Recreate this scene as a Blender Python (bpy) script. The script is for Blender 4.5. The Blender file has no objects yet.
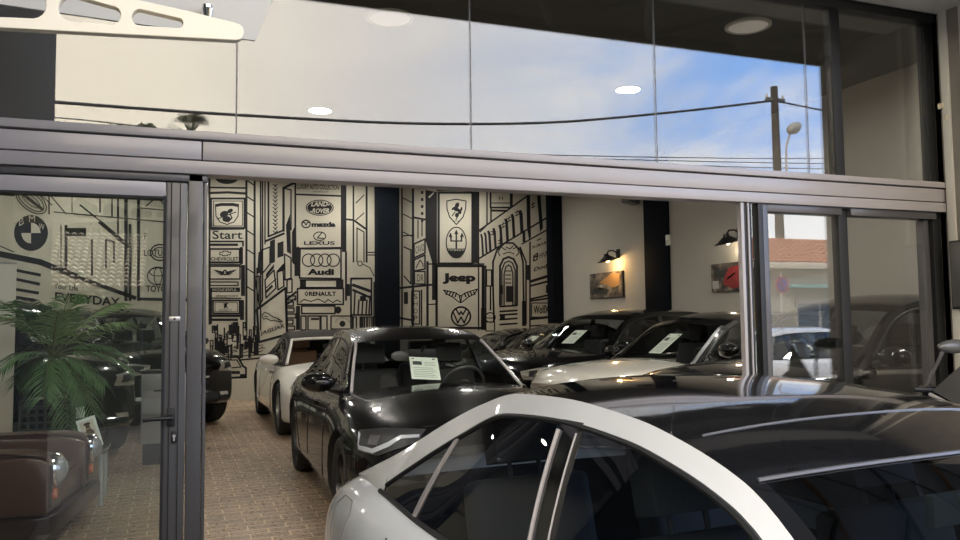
import bpy, bmesh, math, random
from mathutils import Vector, Matrix
from mathutils.bvhtree import BVHTree
PI = math.pi
SC = bpy.context.scene
COL = SC.collection
V = Vector

# ------------------------------------------------------------------ materials
MATS = {}
def _new(name):
    m = bpy.data.materials.new(name); m.use_nodes = True
    nt = m.node_tree
    return m, nt, nt.nodes['Principled BSDF'], nt.nodes['Material Output']
def mat(name, col, rough=.5, metal=0., coat=0., emit=None, estr=0., bump=0., bscale=60., vary=0., vscale=6., spec=.5):
    if name in MATS: return MATS[name]
    m, nt, b, out = _new(name)
    b.inputs['Base Color'].default_value = (*col, 1)
    b.inputs['Roughness'].default_value = rough
    b.inputs['Metallic'].default_value = metal
    b.inputs['Coat Weight'].default_value = coat
    b.inputs['Coat Roughness'].default_value = .03
    b.inputs['Specular IOR Level'].default_value = spec
    if emit:
        b.inputs['Emission Color'].default_value = (*emit, 1)
        b.inputs['Emission Strength'].default_value = estr
    if vary or bump:
        tc = nt.nodes.new('ShaderNodeTexCoord')
        nz = nt.nodes.new('ShaderNodeTexNoise'); nz.inputs['Scale'].default_value = vscale if vary else bscale
        nz.inputs['Detail'].default_value = 5
        nt.links.new(tc.outputs['Object'], nz.inputs['Vector'])
        if vary:
            mx = nt.nodes.new('ShaderNodeMix'); mx.data_type = 'RGBA'
            mx.inputs[6].default_value = (*[c*(1-vary) for c in col], 1)
            mx.inputs[7].default_value = (*[min(1, c*(1+vary)) for c in col], 1)
            nt.links.new(nz.outputs['Fac'], mx.inputs[0]); nt.links.new(mx.outputs[2], b.inputs['Base Color'])
        if bump:
            n2 = nt.nodes.new('ShaderNodeTexNoise'); n2.inputs['Scale'].default_value = bscale
            nt.links.new(tc.outputs['Object'], n2.inputs['Vector'])
            bp = nt.nodes.new('ShaderNodeBump'); bp.inputs['Strength'].default_value = bump; bp.inputs['Distance'].default_value = .01
            nt.links.new(n2.outputs['Fac'], bp.inputs['Height']); nt.links.new(bp.outputs['Normal'], b.inputs['Normal'])
    MATS[name] = m
    return m
def glass(name, tint, base, ior=1.5, rough=0.0, refl=(1, 1, 1), fres=1.0):
    """thin sheet glass: tinted see-through plus a mirror share"""
    if name in MATS: return MATS[name]
    m, nt, b, out = _new(name)
    nt.nodes.remove(b)
    tr = nt.nodes.new('ShaderNodeBsdfTransparent'); tr.inputs[0].default_value = (*tint, 1)
    gl = nt.nodes.new('ShaderNodeBsdfGlossy'); gl.inputs['Color'].default_value = (*refl, 1); gl.inputs['Roughness'].default_value = rough
    fr = nt.nodes.new('ShaderNodeFresnel'); fr.inputs['IOR'].default_value = ior
    ge = nt.nodes.new('ShaderNodeNewGeometry'); mi = nt.nodes.new('ShaderNodeMath'); mi.operation = 'MULTIPLY_ADD'
    mi.inputs[1].default_value = 1/ior-ior; mi.inputs[2].default_value = ior      # same reflectance from either side of the sheet
    nt.links.new(ge.outputs['Backfacing'], mi.inputs[0]); nt.links.new(mi.outputs[0], fr.inputs['IOR'])
    ma = nt.nodes.new('ShaderNodeMath'); ma.operation = 'MULTIPLY_ADD'; ma.use_clamp = True
    ma.inputs[1].default_value = fres; ma.inputs[2].default_value = base
    mx = nt.nodes.new('ShaderNodeMixShader')
    nt.links.new(fr.outputs[0], ma.inputs[0]); nt.links.new(ma.outputs[0], mx.inputs[0])
    nt.links.new(tr.outputs[0], mx.inputs[1]); nt.links.new(gl.outputs[0], mx.inputs[2])
    nt.links.new(mx.outputs[0], out.inputs['Surface'])
    MATS[name] = m
    return m

M_FRAME = mat('grey_frame_paint', (.44, .405, .405), .35, .1, .2, vary=.06, vscale=2)
M_STILE = mat('dark_grey_frame_paint', (.105, .10, .103), .35, .3, .2)
M_GASKET = mat('black_gasket', (.012, .012, .013), .6)
M_ALU = mat('bright_aluminium', (.55, .54, .54), .3, .9)
M_SHOP = glass('shop_glass', (.97, .975, .97), .06, 1.5, fres=.85)
M_DOORG = glass('door_glass', (.85, .88, .865), .035, 1.5, fres=.7)
M_PLASTER = mat('beige_plaster', (.50, .47, .41), .85, bump=.05, bscale=90, vary=.03, vscale=1.5)
M_MURALBASE = mat('cream_mural_plaster', (.56, .525, .43), .8, bump=.04, bscale=80, vary=.05, vscale=1.2)
M_INK = mat('black_mural_paint', (.006, .006, .008), .7)
M_CREAM = mat('cream_mural_paint', (.56, .525, .43), .8)
M_COLUMN = mat('dark_navy_column_paint', (.006, .008, .012), .8, spec=.08, bump=.05, bscale=70)
M_CEIL = mat('dark_ceiling_paint', (.09, .088, .084), .9)
M_BLACK = mat('black_plastic', (.012, .012, .013), .45)
M_RUB = mat('tyre_rubber', (.014, .014, .014), .75, bump=.2, bscale=120)
M_DARK = mat('dark_cabin_trim', (.018, .018, .02), .7)
M_CHROME = mat('chrome', (.75, .75, .75), .12, 1.0)
M_RIM = mat('dark_alloy', (.10, .10, .105), .3, .9)
M_RIMS = mat('silver_alloy', (.5, .5, .5), .28, .9)
M_LENS = glass('lamp_lens', (.85, .85, .85), .10, 1.5)
M_LAMPIN = mat('lamp_reflector', (.75, .75, .74), .22, .8)
M_LAMPW = mat('pale_lamp_unit', (.50, .48, .43), .25, .4, .5)
M_DRL = mat('white_light_bar', (.45, .47, .50), .25, 0, .6)
M_RED = mat('red_tail_lens', (.35, .015, .012), .15, 0, 1)
M_AMBER = mat('amber_lens', (.55, .12, .03), .25, 0, .6)
M_PBLACK = mat('black_car_paint', (.004, .004, .0045), .25, 0, .75, spec=.15)
M_PROOF = mat('glossy_black_roof', (.008, .008, .009), .10, 0, 1.0)
M_PWHITE = mat('white_car_paint', (.86, .865, .88), .25, 0, 1.0)
M_PCREAM = mat('pearl_white_car_paint', (.88, .84, .76), .25, 0, 1.0)
M_PDARK = mat('dark_grey_car_paint', (.05, .048, .046), .3, .2, .8)
M_SOFT = mat('brown_black_soft_top', (.035, .028, .024), .9, bump=.2, bscale=200)
M_CGLASS = glass('car_glass', (.90, .93, .91), .01, 1.5, fres=.8)
M_CGLASSF = glass('tinted_windshield', (.10, .12, .14), .03, 1.5, fres=1.0)
M_CGLASSD = glass('dark_car_glass', (.28, .31, .34), .012, 1.5, fres=.8)
M_SEATL = mat('light_grey_seat', (.42, .43, .45), .6)
M_SEATT = mat('tan_seat', (.30, .14, .07), .6)
M_SEATM = mat('mid_grey_seat', (.22, .23, .25), .6)
M_SEATD = mat('charcoal_seat', (.03, .03, .033), .6)
M_PAPER = mat('white_paper', (.80, .85, .76), .7)
M_PAPERK = mat('printed_grey', (.25, .27, .25), .7)
M_PHOTO = mat('printed_dark_photo', (.035, .04, .035), .6)
M_LEATHER = mat('brown_leather', (.072, .033, .022), .33, 0, .25, bump=.12, bscale=90, vary=.2, vscale=5)
M_LEATHERD = mat('dark_brown_leather', (.022, .010, .009), .3, 0, .3, bump=.08, bscale=90)
M_CREAMSTEEL = mat('cream_painted_steel', (.90, .80, .62), .45, vary=.06, vscale=4)
M_PALEGREY = mat('pale_grey_panel', (.62, .59, .53), .7)
M_STONE = mat('weathered_grey_render', (.25, .222, .195), .85, bump=.3, bscale=30, vary=.22, vscale=7)

# ------------------------------------------------------------------ mesh collector
class MB:
    def __init__(s): s.v = []; s.f = []; s.m = []
    def add(s, vs, fs, mi=0):
        o = len(s.v); s.v += [tuple(p) for p in vs]
        for f in fs: s.f.append([i+o for i in f]); s.m.append(mi)
        return s
    def box(s, x0, x1, y0, y1, z0, z1, mi=0, T=None):
        vs = [V((x, y, z)) for x in (x0, x1) for y in (y0, y1) for z in (z0, z1)]
        if T: vs = [T @ p for p in vs]
        return s.add(vs, [(0, 1, 3, 2), (4, 6, 7, 5), (0, 4, 5, 1), (2, 3, 7, 6), (0, 2, 6, 4), (1, 5, 7, 3)], mi)
    def cyl(s, p0, p1, r0, r1=None, n=16, mi=0, cap=True):
        p0, p1 = V(p0), V(p1); r1 = r0 if r1 is None else r1
        d = (p1-p0).normalized(); a = d.orthogonal().normalized(); b = d.cross(a)
        vs = []
        for p, r in ((p0, r0), (p1, r1)):
            for i in range(n):
                t = 2*PI*i/n; vs.append(p+a*(r*math.cos(t))+b*(r*math.sin(t)))
        fs = [(i, (i+1) % n, n+(i+1) % n, n+i) for i in range(n)]
        if cap: fs += [tuple(range(n-1, -1, -1)), tuple(range(n, 2*n))]
        return s.add(vs, fs, mi)
    def tube(s, pts, r, n=8, mi=0):
        pts = [V(p) for p in pts]; rs = r if isinstance(r, (list, tuple)) else [r]*len(pts)
        vs = []; a = None
        for i, p in enumerate(pts):
            d = (pts[min(i+1, len(pts)-1)]-pts[max(i-1, 0)]).normalized()
            a = d.orthogonal().normalized() if a is None else (a-d*a.dot(d)).normalized()
            b = d.cross(a)
            for k in range(n):
                t = 2*PI*k/n; vs.append(p+a*(rs[i]*math.cos(t))+b*(rs[i]*math.sin(t)))
        fs = []
        for i in range(len(pts)-1):
            for k in range(n):
                fs.append((i*n+k, i*n+(k+1) % n, (i+1)*n+(k+1) % n, (i+1)*n+k))
        fs += [tuple(range(n-1, -1, -1)), tuple(range((len(pts)-1)*n, len(pts)*n))]
        return s.add(vs, fs, mi)
    def lathe(s, prof, c=(0, 0, 0), ax=(0, 0, 1), n=32, mi=0):
        """prof: (radius, height along axis); closed by caps where the radius is small"""
        c, d = V(c), V(ax).normalized(); a = d.orthogonal().normalized(); b = d.cross(a)
        vs = []
        for r, h in prof:
            for k in range(n):
                t = 2*PI*k/n; vs.append(c+d*h+a*(r*math.cos(t))+b*(r*math.sin(t)))
        fs = []
        for i in range(len(prof)-1):
            for k in range(n): fs.append((i*n+k, i*n+(k+1) % n, (i+1)*n+(k+1) % n, (i+1)*n+k))
        fs += [tuple(range(n-1, -1, -1)), tuple(range((len(prof)-1)*n, len(prof)*n))]
        return s.add(vs, fs, mi)
    def grid(s, P, mi=0, close=False):
        """P: rows of points"""
        nr, nc = len(P), len(P[0])
        vs = [p for r in P for p in r]; fs = []
        for i in range(nr-1):
            for j in range(nc-1 if not close else nc):
                fs.append((i*nc+j, i*nc+(j+1) % nc, (i+1)*nc+(j+1) % nc, (i+1)*nc+j))
        return s.add(vs, fs, mi)
    def prism(s, poly, off, mi=0):
        n = len(poly); poly = [V(p) for p in poly]; off = V(off)
        return s.add(poly+[p+off for p in poly], [tuple(range(n-1, -1, -1)), tuple(range(n, 2*n))] +
                     [(i, (i+1) % n, n+(i+1) % n, n+i) for i in range(n)], mi)
    def ball(s, c, r, n=14, mi=0):
        rx, ry, rz = r if isinstance(r, (tuple, list)) else (r, r, r)
        vs = []; fs = []; m = n//2
        for i in range(m+1):
            t = PI*i/m
            for k in range(n):
                u = 2*PI*k/n
                vs.append((c[0]+rx*math.sin(t)*math.cos(u), c[1]+ry*math.sin(t)*math.sin(u), c[2]+rz*math.cos(t)))
        for i in range(m):
            for k in range(n): fs.append((i*n+k, i*n+(k+1) % n, (i+1)*n+(k+1) % n, (i+1)*n+k))
        return s.add(vs, fs, mi)
    def build(s, name, mats, parent=None, bevel=0., seg=2, smooth=True, ang=38, merge=True, fixn=True):
        me = bpy.data.meshes.new(name)
        bm = bmesh.new()
        bv = [bm.verts.new(p) for p in s.v]
        for f, mi in zip(s.f, s.m):
            try:
                fc = bm.faces.new([bv[i] for i in f]); fc.material_index = mi
            except ValueError: pass
        if merge:
            bmesh.ops.remove_doubles(bm, verts=bm.verts, dist=1e-5)
        bmesh.ops.dissolve_degenerate(bm, edges=bm.edges, dist=1e-6)
        if fixn: bmesh.ops.recalc_face_normals(bm, faces=bm.faces)
        if bevel:
            es = [e for e in bm.edges if len(e.link_faces) == 2 and e.calc_face_angle(0) > .6]
            bmesh.ops.bevel(bm, geom=es, offset=bevel, segments=seg, profile=.6, affect='EDGES', clamp_overlap=True)
        if smooth:
            for f in bm.faces: f.smooth = True
            for e in bm.edges:
                if len(e.link_faces) == 2 and e.calc_face_angle(0) > math.radians(ang): e.smooth = False
        bm.to_mesh(me); bm.free()
        for m in (mats if isinstance(mats, (list, tuple)) else [mats]): me.materials.append(m)
        o = bpy.data.objects.new(name, me); COL.objects.link(o)
        if parent: o.parent = parent
        return o
def tag(o, label=None, cat=None, group=None, kind=None):
    if label: o['label'] = label
    if cat: o['category'] = cat
    if group: o['group'] = group
    if kind: o['kind'] = kind
    return o
def empty(name, loc=(0, 0, 0), rz=0., label=None, cat=None, group=None, kind=None):
    o = bpy.data.objects.new(name, None); COL.objects.link(o)
    o.location = loc; o.rotation_euler = (0, 0, rz); o.empty_display_size = .1
    return tag(o, label, cat, group, kind)
def struct(o): o['kind'] = 'structure'; return o
def copy_tree(o, parent=None):
    c = o.copy(); COL.objects.link(c); c.parent = parent
    for ch in [x for x in bpy.data.objects if x.parent is o]: copy_tree(ch, c)
    return c
def pchip(pts):
    """monotone cubic through (x, v) points"""
    pts = sorted(pts); xs = [p[0] for p in pts]; ys = [p[1] for p in pts]; n = len(xs)
    h = [xs[i+1]-xs[i] for i in range(n-1)]; d = [(ys[i+1]-ys[i])/h[i] for i in range(n-1)]
    m = [d[0]]+[0]*(n-2)+[d[-1]]
    for i in range(1, n-1):
        if d[i-1]*d[i] > 0:
            w1, w2 = 2*h[i]+h[i-1], h[i]+2*h[i-1]
            m[i] = (w1+w2)/(w1/d[i-1]+w2/d[i])
    def f(x):
        if x <= xs[0]: return ys[0]
        if x >= xs[-1]: return ys[-1]
        i = 0
        while x > xs[i+1]: i += 1
        t = (x-xs[i])/h[i]
        return ((1+2*t)*(1-t)**2*ys[i]+t*(1-t)**2*h[i]*m[i]+t*t*(3-2*t)*ys[i+1]+t*t*(t-1)*h[i]*m[i+1])
    return f
def text2d(s, bold=.0, shear=0.):
    """outline of a word as flat triangles, scaled to the unit square"""
    cu = bpy.data.curves.new('word', 'FONT'); cu.body = s; cu.offset = bold; cu.shear = shear; cu.resolution_u = 3
    o = bpy.data.objects.new('word', cu); COL.objects.link(o)
    dg = bpy.context.evaluated_depsgraph_get(); me = o.evaluated_get(dg).to_mesh()
    vs = [(p.co.x, p.co.y) for p in me.vertices]; fs = [tuple(p.vertices) for p in me.polygons]
    o.evaluated_get(dg).to_mesh_clear(); bpy.data.objects.remove(o); bpy.data.curves.remove(cu)
    if not vs: return [], []
    x0, x1 = min(p[0] for p in vs), max(p[0] for p in vs); y0, y1 = min(p[1] for p in vs), max(p[1] for p in vs)
    return [((p[0]-x0)/(x1-x0+1e-9), (p[1]-y0)/(y1-y0+1e-9)) for p in vs], fs

# ------------------------------------------------------------------ camera
F_PX, TH, PITCH, ROLL, CAMH = 810.3, .3653, .0642, -.0119, 1.469
_fw = V((math.sin(TH)*math.cos(PITCH), math.cos(TH)*math.cos(PITCH), math.sin(PITCH)))
_rt = V((math.cos(TH), -math.sin(TH), 0)); _up = _rt.cross(_fw)
_a = _rt*math.cos(ROLL)+_up*math.sin(ROLL); _b = -_rt*math.sin(ROLL)+_up*math.cos(ROLL)
cam = bpy.data.cameras.new('camera'); co = bpy.data.objects.new('camera', cam); COL.objects.link(co)
co.matrix_world = Matrix(((_a.x, _b.x, -_fw.x, 0), (_a.y, _b.y, -_fw.y, 0), (_a.z, _b.z, -_fw.z, CAMH), (0, 0, 0, 1)))
cam.sensor_width = 36; cam.lens = 36*F_PX/960; cam.clip_start = .05; cam.clip_end = 500
SC.camera = co
EYE = V((0, 0, CAMH))
def ray(x, y): return _a*((x-480)/F_PX)-_b*((y-270)/F_PX)+_fw
def onY(x, y, Y): d = ray(x, y); return EYE+d*(Y/d.y)
def onX(x, y, X): d = ray(x, y); return EYE+d*(X/d.x)
def onZ(x, y, Z): d = ray(x, y); return EYE+d*((Z-CAMH)/d.z)
YF = 4.245                       # glass line of the shop front
YB = 16.65                       # back wall
XR = 8.26                        # right wall
ZC = 4.48                        # ceiling
XL = -6.5
GZ = -.15                        # pavement outside
def mirr(x, y, Ym):              # where a thing stands whose mirror image in the shop glass is seen at x, y
    p = onY(x, y, Ym); return V((p.x, 2*YF-Ym, p.z))
SKY, SUN = 5.0, 7.0
# ------------------------------------------------------------------ the room
def brick_floor():
    m, nt, b, out = _new('brick_paver_floor')
    tc = nt.nodes.new('ShaderNodeTexCoord')
    br = nt.nodes.new('ShaderNodeTexBrick'); nt.links.new(tc.outputs['Object'], br.inputs['Vector'])
    br.inputs['Scale'].default_value = 1; br.inputs['Brick Width'].default_value = .27; br.inputs['Row Height'].default_value = .125
    br.inputs['Mortar Size'].default_value = .007; br.inputs['Mortar Smooth'].default_value = .3; br.inputs['Bias'].default_value = -.1
    br.inputs['Color1'].default_value = (0.405, 0.285, 0.188, 1); br.inputs['Color2'].default_value = (0.285, 0.203, 0.143, 1)
    br.inputs['Mortar'].default_value = (0.75, 0.6, 0.42, 1)
    nz = nt.nodes.new('ShaderNodeTexNoise'); nz.inputs['Scale'].default_value = 1.7; nz.inputs['Detail'].default_value = 6
    nt.links.new(tc.outputs['Object'], nz.inputs['Vector'])
    mx = nt.nodes.new('ShaderNodeMix'); mx.data_type = 'RGBA'; mx.blend_type = 'MULTIPLY'; mx.inputs[0].default_value = .7
    rp = nt.nodes.new('ShaderNodeValToRGB'); rp.color_ramp.elements[0].position = .3; rp.color_ramp.elements[0].color = (.55, .55, .55, 1)
    rp.color_ramp.elements[1].position = .7; rp.color_ramp.elements[1].color = (1.2, 1.2, 1.2, 1)
    nt.links.new(nz.outputs['Fac'], rp.inputs[0]); nt.links.new(br.outputs['Color'], mx.inputs[6]); nt.links.new(rp.outputs[0], mx.inputs[7])
    nt.links.new(mx.outputs[2], b.inputs['Base Color'])
    n3 = nt.nodes.new('ShaderNodeTexNoise'); n3.inputs['Scale'].default_value = 28; nt.links.new(tc.outputs['Object'], n3.inputs['Vector'])
    mr = nt.nodes.new('ShaderNodeMapRange'); mr.inputs[1].default_value = .35; mr.inputs[2].default_value = .65; mr.inputs[3].default_value = .22; mr.inputs[4].default_value = .5
    nt.links.new(n3.outputs['Fac'], mr.inputs[0]); nt.links.new(mr.outputs[0], b.inputs['Roughness'])
    sb = nt.nodes.new('ShaderNodeMath'); sb.operation = 'MULTIPLY_ADD'; sb.inputs[1].default_value = -1.0
    nt.links.new(br.outputs['Fac'], sb.inputs[0]); nt.links.new(n3.outputs['Fac'], sb.inputs[2])
    bp = nt.nodes.new('ShaderNodeBump'); bp.inputs['Strength'].default_value = .5; bp.inputs['Distance'].default_value = .006
    nt.links.new(sb.outputs[0], bp.inputs['Height']); nt.links.new(bp.outputs['Normal'], b.inputs['Normal'])
    return m
struct(MB().box(XL, XR, YF-.10, YB, -.2, 0).build('floor', brick_floor(), smooth=False))
struct(MB().box(XL-.2, XR+.2, YF+.06, YB+.2, ZC, ZC+.2).build('ceiling', M_CEIL, smooth=False))
wall_back = struct(MB().box(XL-.2, XR+.2, YB, YB+.2, -.2, ZC).build('wall_back', M_MURALBASE, smooth=False))
struct(MB().box(XR, XR+.2, YF+.06, YB, -.2, ZC).build('wall_right', M_PLASTER, smooth=False))
struct(MB().box(XL-.2, XL, YF+.06, YB, -.2, ZC).build('wall_left', M_PLASTER, smooth=False))
struct(MB().box(XL-.2, -1.0, YF-.06, YF+.06, -.2, 7.2).build('wall_front', M_STONE, smooth=False))
struct(MB().box(5.17, XR+6, YF-.06, YF+.06, -.2, 7.2).build('wall_front_right', M_STONE, smooth=False))
struct(MB().box(-1.0, 5.17, YF-.06, YF+.06, 3.66, 7.2).build('wall_upper_front', M_STONE, smooth=False))
# two dark columns on the back wall, one at the right corner, one on the right wall
for nm, xa, xb in (('pillar_middle', 378, 400), ('pillar_corner', 553, 564)):
    a, b = onY(xa, 290, YB-.30).x, onY(xb, 290, YB-.30).x
    if nm == 'pillar_corner': b = XR
    struct(MB().box(a, b, YB-.30, YB, 0, ZC).build(nm, M_COLUMN, bevel=.012))
a, b = onX(669, 290, XR-.05).y, onX(645, 290, XR-.05).y
struct(MB().box(XR-.05, XR, a, b, 0, ZC).build('pillar_right', M_COLUMN, bevel=.012))
struct(MB().box(XL, XR, YB-.03, YB, 0, .42).build('baseboard_back', M_MURALBASE, smooth=False))

# ------------------------------------------------------------------ the mural on the back wall (flat paint)
YM = YB-.006
ink = MB()
def W(x, y, k=0): p = onY(x, y, YM-.002*k); return (p.x, p.y, p.z)
def stroke(pts, w=1.0, mi=0, k=0):
    pts = [V((p[0], p[1])) for p in pts]
    for a, b in zip(pts[:-1], pts[1:]):
        d = (b-a)
        if d.length < 1e-6: continue
        d.normalize(); n = V((-d.y, d.x))*(w/2); e = d*(w*.3)
        ink.add([W(*(a-e+n), k), W(*(b+e+n), k), W(*(b+e-n), k), W(*(a-e-n), k)], [(0, 1, 2, 3)], mi)
def fill(pts, mi=0, k=0): ink.add([W(*p, k) for p in pts], [tuple(range(len(pts)))], mi)
def rect(x0, y0, x1, y1, w=1.2, mi=0, k=0): stroke([(x0, y0), (x1, y0), (x1, y1), (x0, y1), (x0, y0)], w, mi, k)
def bar(x0, y0, x1, y1, mi=0, k=0): fill([(x0, y0), (x1, y0), (x1, y1), (x0, y1)], mi, k)
def ell(cx, cy, rx, ry, w=1., mi=0, a0=0, a1=360, rot=0, n=28, k=0, solid=False):
    c, s = math.cos(math.radians(rot)), math.sin(math.radians(rot)); pts = []
    for i in range(n+1):
        t = math.radians(a0+(a1-a0)*i/n); x, y = rx*math.cos(t), ry*math.sin(t)
        pts.append((cx+x*c-y*s, cy+x*s+y*c))
    if solid: fill(pts[:-1] if a1-a0 >= 360 else pts, mi, k)
    else: stroke(pts, w, mi, k)
def word(s, x0, yb, x1, yt, mi=0, rise=0., lean=0., bold=0., k=1):
    """word from lower-left x0,yb to upper-right x1,yt; rise = how far the right end climbs"""
    vs, fs = text2d(s, bold)
    ink.add([W(x0+u*(x1-x0)+v*lean, yb+v*(yt-yb)-u*rise, k) for u, v in vs], fs, mi)
rnd = random.Random(4)
# --- far left, seen through the door glass
ell(31, 233, 17, 18, solid=True); ell(31, 233, 9.6, 10.4, 0, 1, k=1, solid=True)
fill([(31, 233), (31, 222.6)]+[(31-9.6*math.sin(math.radians(t)), 233-10.4*math.cos(math.radians(t))) for t in range(0, 91, 15)], 0, 2)
fill([(31, 233), (31, 243.4)]+[(31+9.6*math.sin(math.radians(t)), 233+10.4*math.cos(math.radians(t))) for t in range(0, 91, 15)], 0, 2)
word('B', 19, 226, 24, 219, 1, 2); word('M', 29, 222, 35, 215.5, 1, 0); word('W', 38.5, 228.5, 44.5, 222.5, 1, -2)
ell(31, 200.5, 18, 9.5, 1.2, rot=38); ell(31, 200.5, 15.5, 7.2, 1.0, rot=38); ell(31, 200.5, 11, 4, .8, rot=38)
stroke([(20, 192), (42, 209)], 3.2); stroke([(0, 194), (14, 195)], 2.5); stroke([(42, 196), (52, 205)], 1)
stroke([(0, 254), (40, 262), (78, 277)], 6); stroke([(78, 277), (135, 298)], 4); stroke([(0, 246), (14, 252)], 1)
for i, (a, b, c, d) in enumerate(((15, 270, 40, 275), (15, 279, 39, 284), (14, 289, 38, 293), (14, 297, 34, 300))): stroke([(a, b), (c, d)], 3)
word('Your Life', 54, 288.5, 78, 283, 0, -2.5, bold=.01); word('EVERYDAY', 55, 301, 120, 292, 0, -6, bold=.025)
for x, y0, y1, w in ((61, 225, 268, 1), (66, 226, 270, 3), (72, 190, 214, 1), (49, 188, 214, 1.5), (100, 188, 212, 2), (112, 190, 216, 1.5), (118, 188, 240, 2), (126, 188, 300, 3.5), (130, 225, 300, 3), (138.5, 186, 300, 3), (92, 240, 275, 2)):
    stroke([(x, y0), (x, y1)], w)
stroke([(100, 222), (128, 246)], 4); stroke([(80, 205), (104, 224)], 1.5); stroke([(106, 240), (106, 268)], 2); stroke([(106, 240), (114, 242), (114, 262)], 2)
stroke([(46, 190), (66, 214)], 1.3); bar(66, 228, 86, 236); stroke([(54, 212), (165, 222)], 1.2)
word('F', 144, 239, 147, 233, 0)
ell(160, 252.5, 9.5, 8, 1.4); ell(160, 252.5, 7.5, 5, 1); word('LOTUS', 144, 256, 166, 249.5, 0, bold=.01)
ell(158, 276, 10.5, 9, 1.0); ell(158, 276, 4, 8.5, .9); ell(158, 272, 8.5, 4, .9)
word('TOYOTA', 146, 292, 176, 285.5, 0, bold=.02)
stroke([(139, 299), (190, 300)], 3); stroke([(150, 190), (165, 205)], 1.2); stroke([(165, 190), (146, 206)], 1.2); stroke([(140, 208), (185, 212)], 1.2)
for i in range(46):
    x, y = rnd.uniform(14, 205), rnd.uniform(306, 345); w, h = rnd.uniform(3, 9), rnd.uniform(4, 18)
    rect(x, y, x+w, y+h, 1.1) if rnd.random() < .7 else bar(x, y, x+w*.5, y+h)
# --- stacked signs at the left of the opening
stroke([(209.5, 176), (209.5, 324)], 2); bar(209, 292, 212, 324)
ell(227, 178, 11.5, 6, solid=True, a0=0, a1=180); stroke([(209, 187.5), (246, 188)], 1.8); stroke([(209, 193), (228, 192.4), (246, 193.5)], 2.4)
rect(211, 198.5, 244.5, 228, 2.0); rect(213.5, 201, 242.5, 226, .8)
stroke([(216, 205.5), (221, 204.5), (233, 204.5), (238, 205.5)], 3); stroke([(215.5, 206), (216, 216), (220, 222), (227, 224.5), (234, 222), (238, 216), (238.5, 206)], 1)
ell(224, 214, 4.2, 3, solid=True, rot=-20); ell(230, 211, 3.2, 2, solid=True, rot=-30); ell(226.5, 219, 4.2, 3, solid=True); stroke([(217, 219), (236, 212)], 1); stroke([(230, 214), (232, 218), (228, 222)], 1.3)
word('Start', 212.5, 239, 242.5, 230.6, 0, bold=.01); stroke([(211, 229.6), (244, 229.2)], 1); stroke([(211, 241.5), (243, 241.5), (243, 246)], 1.8); bar(209, 243.5, 238, 246)
rect(209.8, 249, 239.7, 262.4, 1.9); stroke([(220, 252.2), (223, 252.2), (223, 251.2), (228, 251.2), (228, 252.2), (231, 252.2), (230, 254.8), (227.5, 254.8), (227.5, 255.6), (222.5, 255.6), (222.5, 254.8), (219.5, 254.8), (220, 252.2)], .8)
word('CHEVROLET', 210.8, 260.8, 238.4, 257, 0, bold=.02); bar(240, 247, 243, 264)
rect(210, 266, 240, 279, 1.4); stroke([(210, 264.4), (241, 264.6)], 1)
for sgn in (-1, 1):
    for j in range(4): stroke([(225+sgn*2, 272+j*.9), (225+sgn*(11-j*2), 270+j*1.6)], 1.0)
ell(225, 272.5, 2.4, 3, solid=True); word('B', 224.2, 274, 225.9, 271, 1)
rect(210, 282, 238, 285.5, 1.2); bar(209, 287.5, 240, 292); word('WONDERFUL', 212, 291.2, 237, 288.4, 1); word('showroom', 216, 297, 238, 294, 0); stroke([(210, 298), (241, 298.4)], 1.2)
rect(213, 300.5, 239.5, 313.5, 1.6); rect(215, 302.3, 237.5, 311.8, .6)
ell(225.5, 305.4, 1.4, 2.4, solid=True, rot=20); stroke([(223.5, 304), (228, 303.4)], .9); stroke([(224, 308.4), (226, 306)], 1); stroke([(227.5, 308.2), (226, 306)], 1); word('PEUGEOT', 219, 311.2, 232, 309.4, 0)
bar(209, 314.5, 242, 317); bar(209, 318.5, 238, 321); bar(240, 300, 244, 320); bar(241, 265, 245, 296)
# --- slim towers beside them
for x, w in ((246.4, 2.2), (254.6, 2.2), (260.6, 1.5), (265, 1.3)): stroke([(x, 176), (x, 330 if x < 262 else 244)], w)
for y in (180, 196, 212, 230, 249, 268, 286): stroke([(246, y), (254, y+5)], 1.3)
stroke([(268.4, 178), (268.4, 236.5), (284, 230)], 1.8); stroke([(266, 241), (284, 233.5)], 2.2); stroke([(283.5, 231), (283.5, 188), (294, 183)], 2.4); stroke([(283.5, 188), (291, 190), (291, 230)], 1.4)
for i in range(13):
    y = 184+i*3.9; stroke([(273, y), (275.2, y+1.8)], .9); stroke([(277.4, y), (275.4, y+1.8)], .9); stroke([(274.4, y+2.6), (276.4, y+2.6)], .7)
for q in ([(270, 241), (275, 239), (275, 262), (270, 264)], [(277.5, 243), (283.5, 241), (283.5, 256), (277.5, 258)], [(266, 274), (274, 264), (274, 268), (266, 278)], [(258.5, 252), (262, 251), (262, 272), (257, 274)],
          [(281, 266), (285, 262), (285, 270), (276, 272)], [(292, 232), (296, 224), (297, 268), (292, 262)], [(286, 225), (290, 214), (291, 254), (287, 252)], [(298, 246), (301, 250), (300, 276), (294.5, 276), (294.5, 250)]): fill(q)
for q in ([(262, 250), (270, 247), (270, 264), (262, 274)], [(265, 280), (274, 270), (276, 288), (266, 298)], [(277, 272), (283, 270), (284, 286), (278, 290)], [(284.5, 254), (291, 258), (291, 278), (285, 280)], [(287, 280), (292, 279), (292, 292), (287, 293)], [(255, 277), (259, 276), (259, 305)]):
    stroke(q+[q[0]], 1.4)
stroke([(262.5, 176), (262.5, 300), (256, 312)], 1.5); stroke([(257, 268), (257, 310)], 1.4); stroke([(266, 288), (276, 279)], 1); stroke([(266, 292), (272, 286)], 2.2); stroke([(286, 300), (296, 292)], 2.2); stroke([(286, 305), (296, 298)], 1.6)
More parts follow.
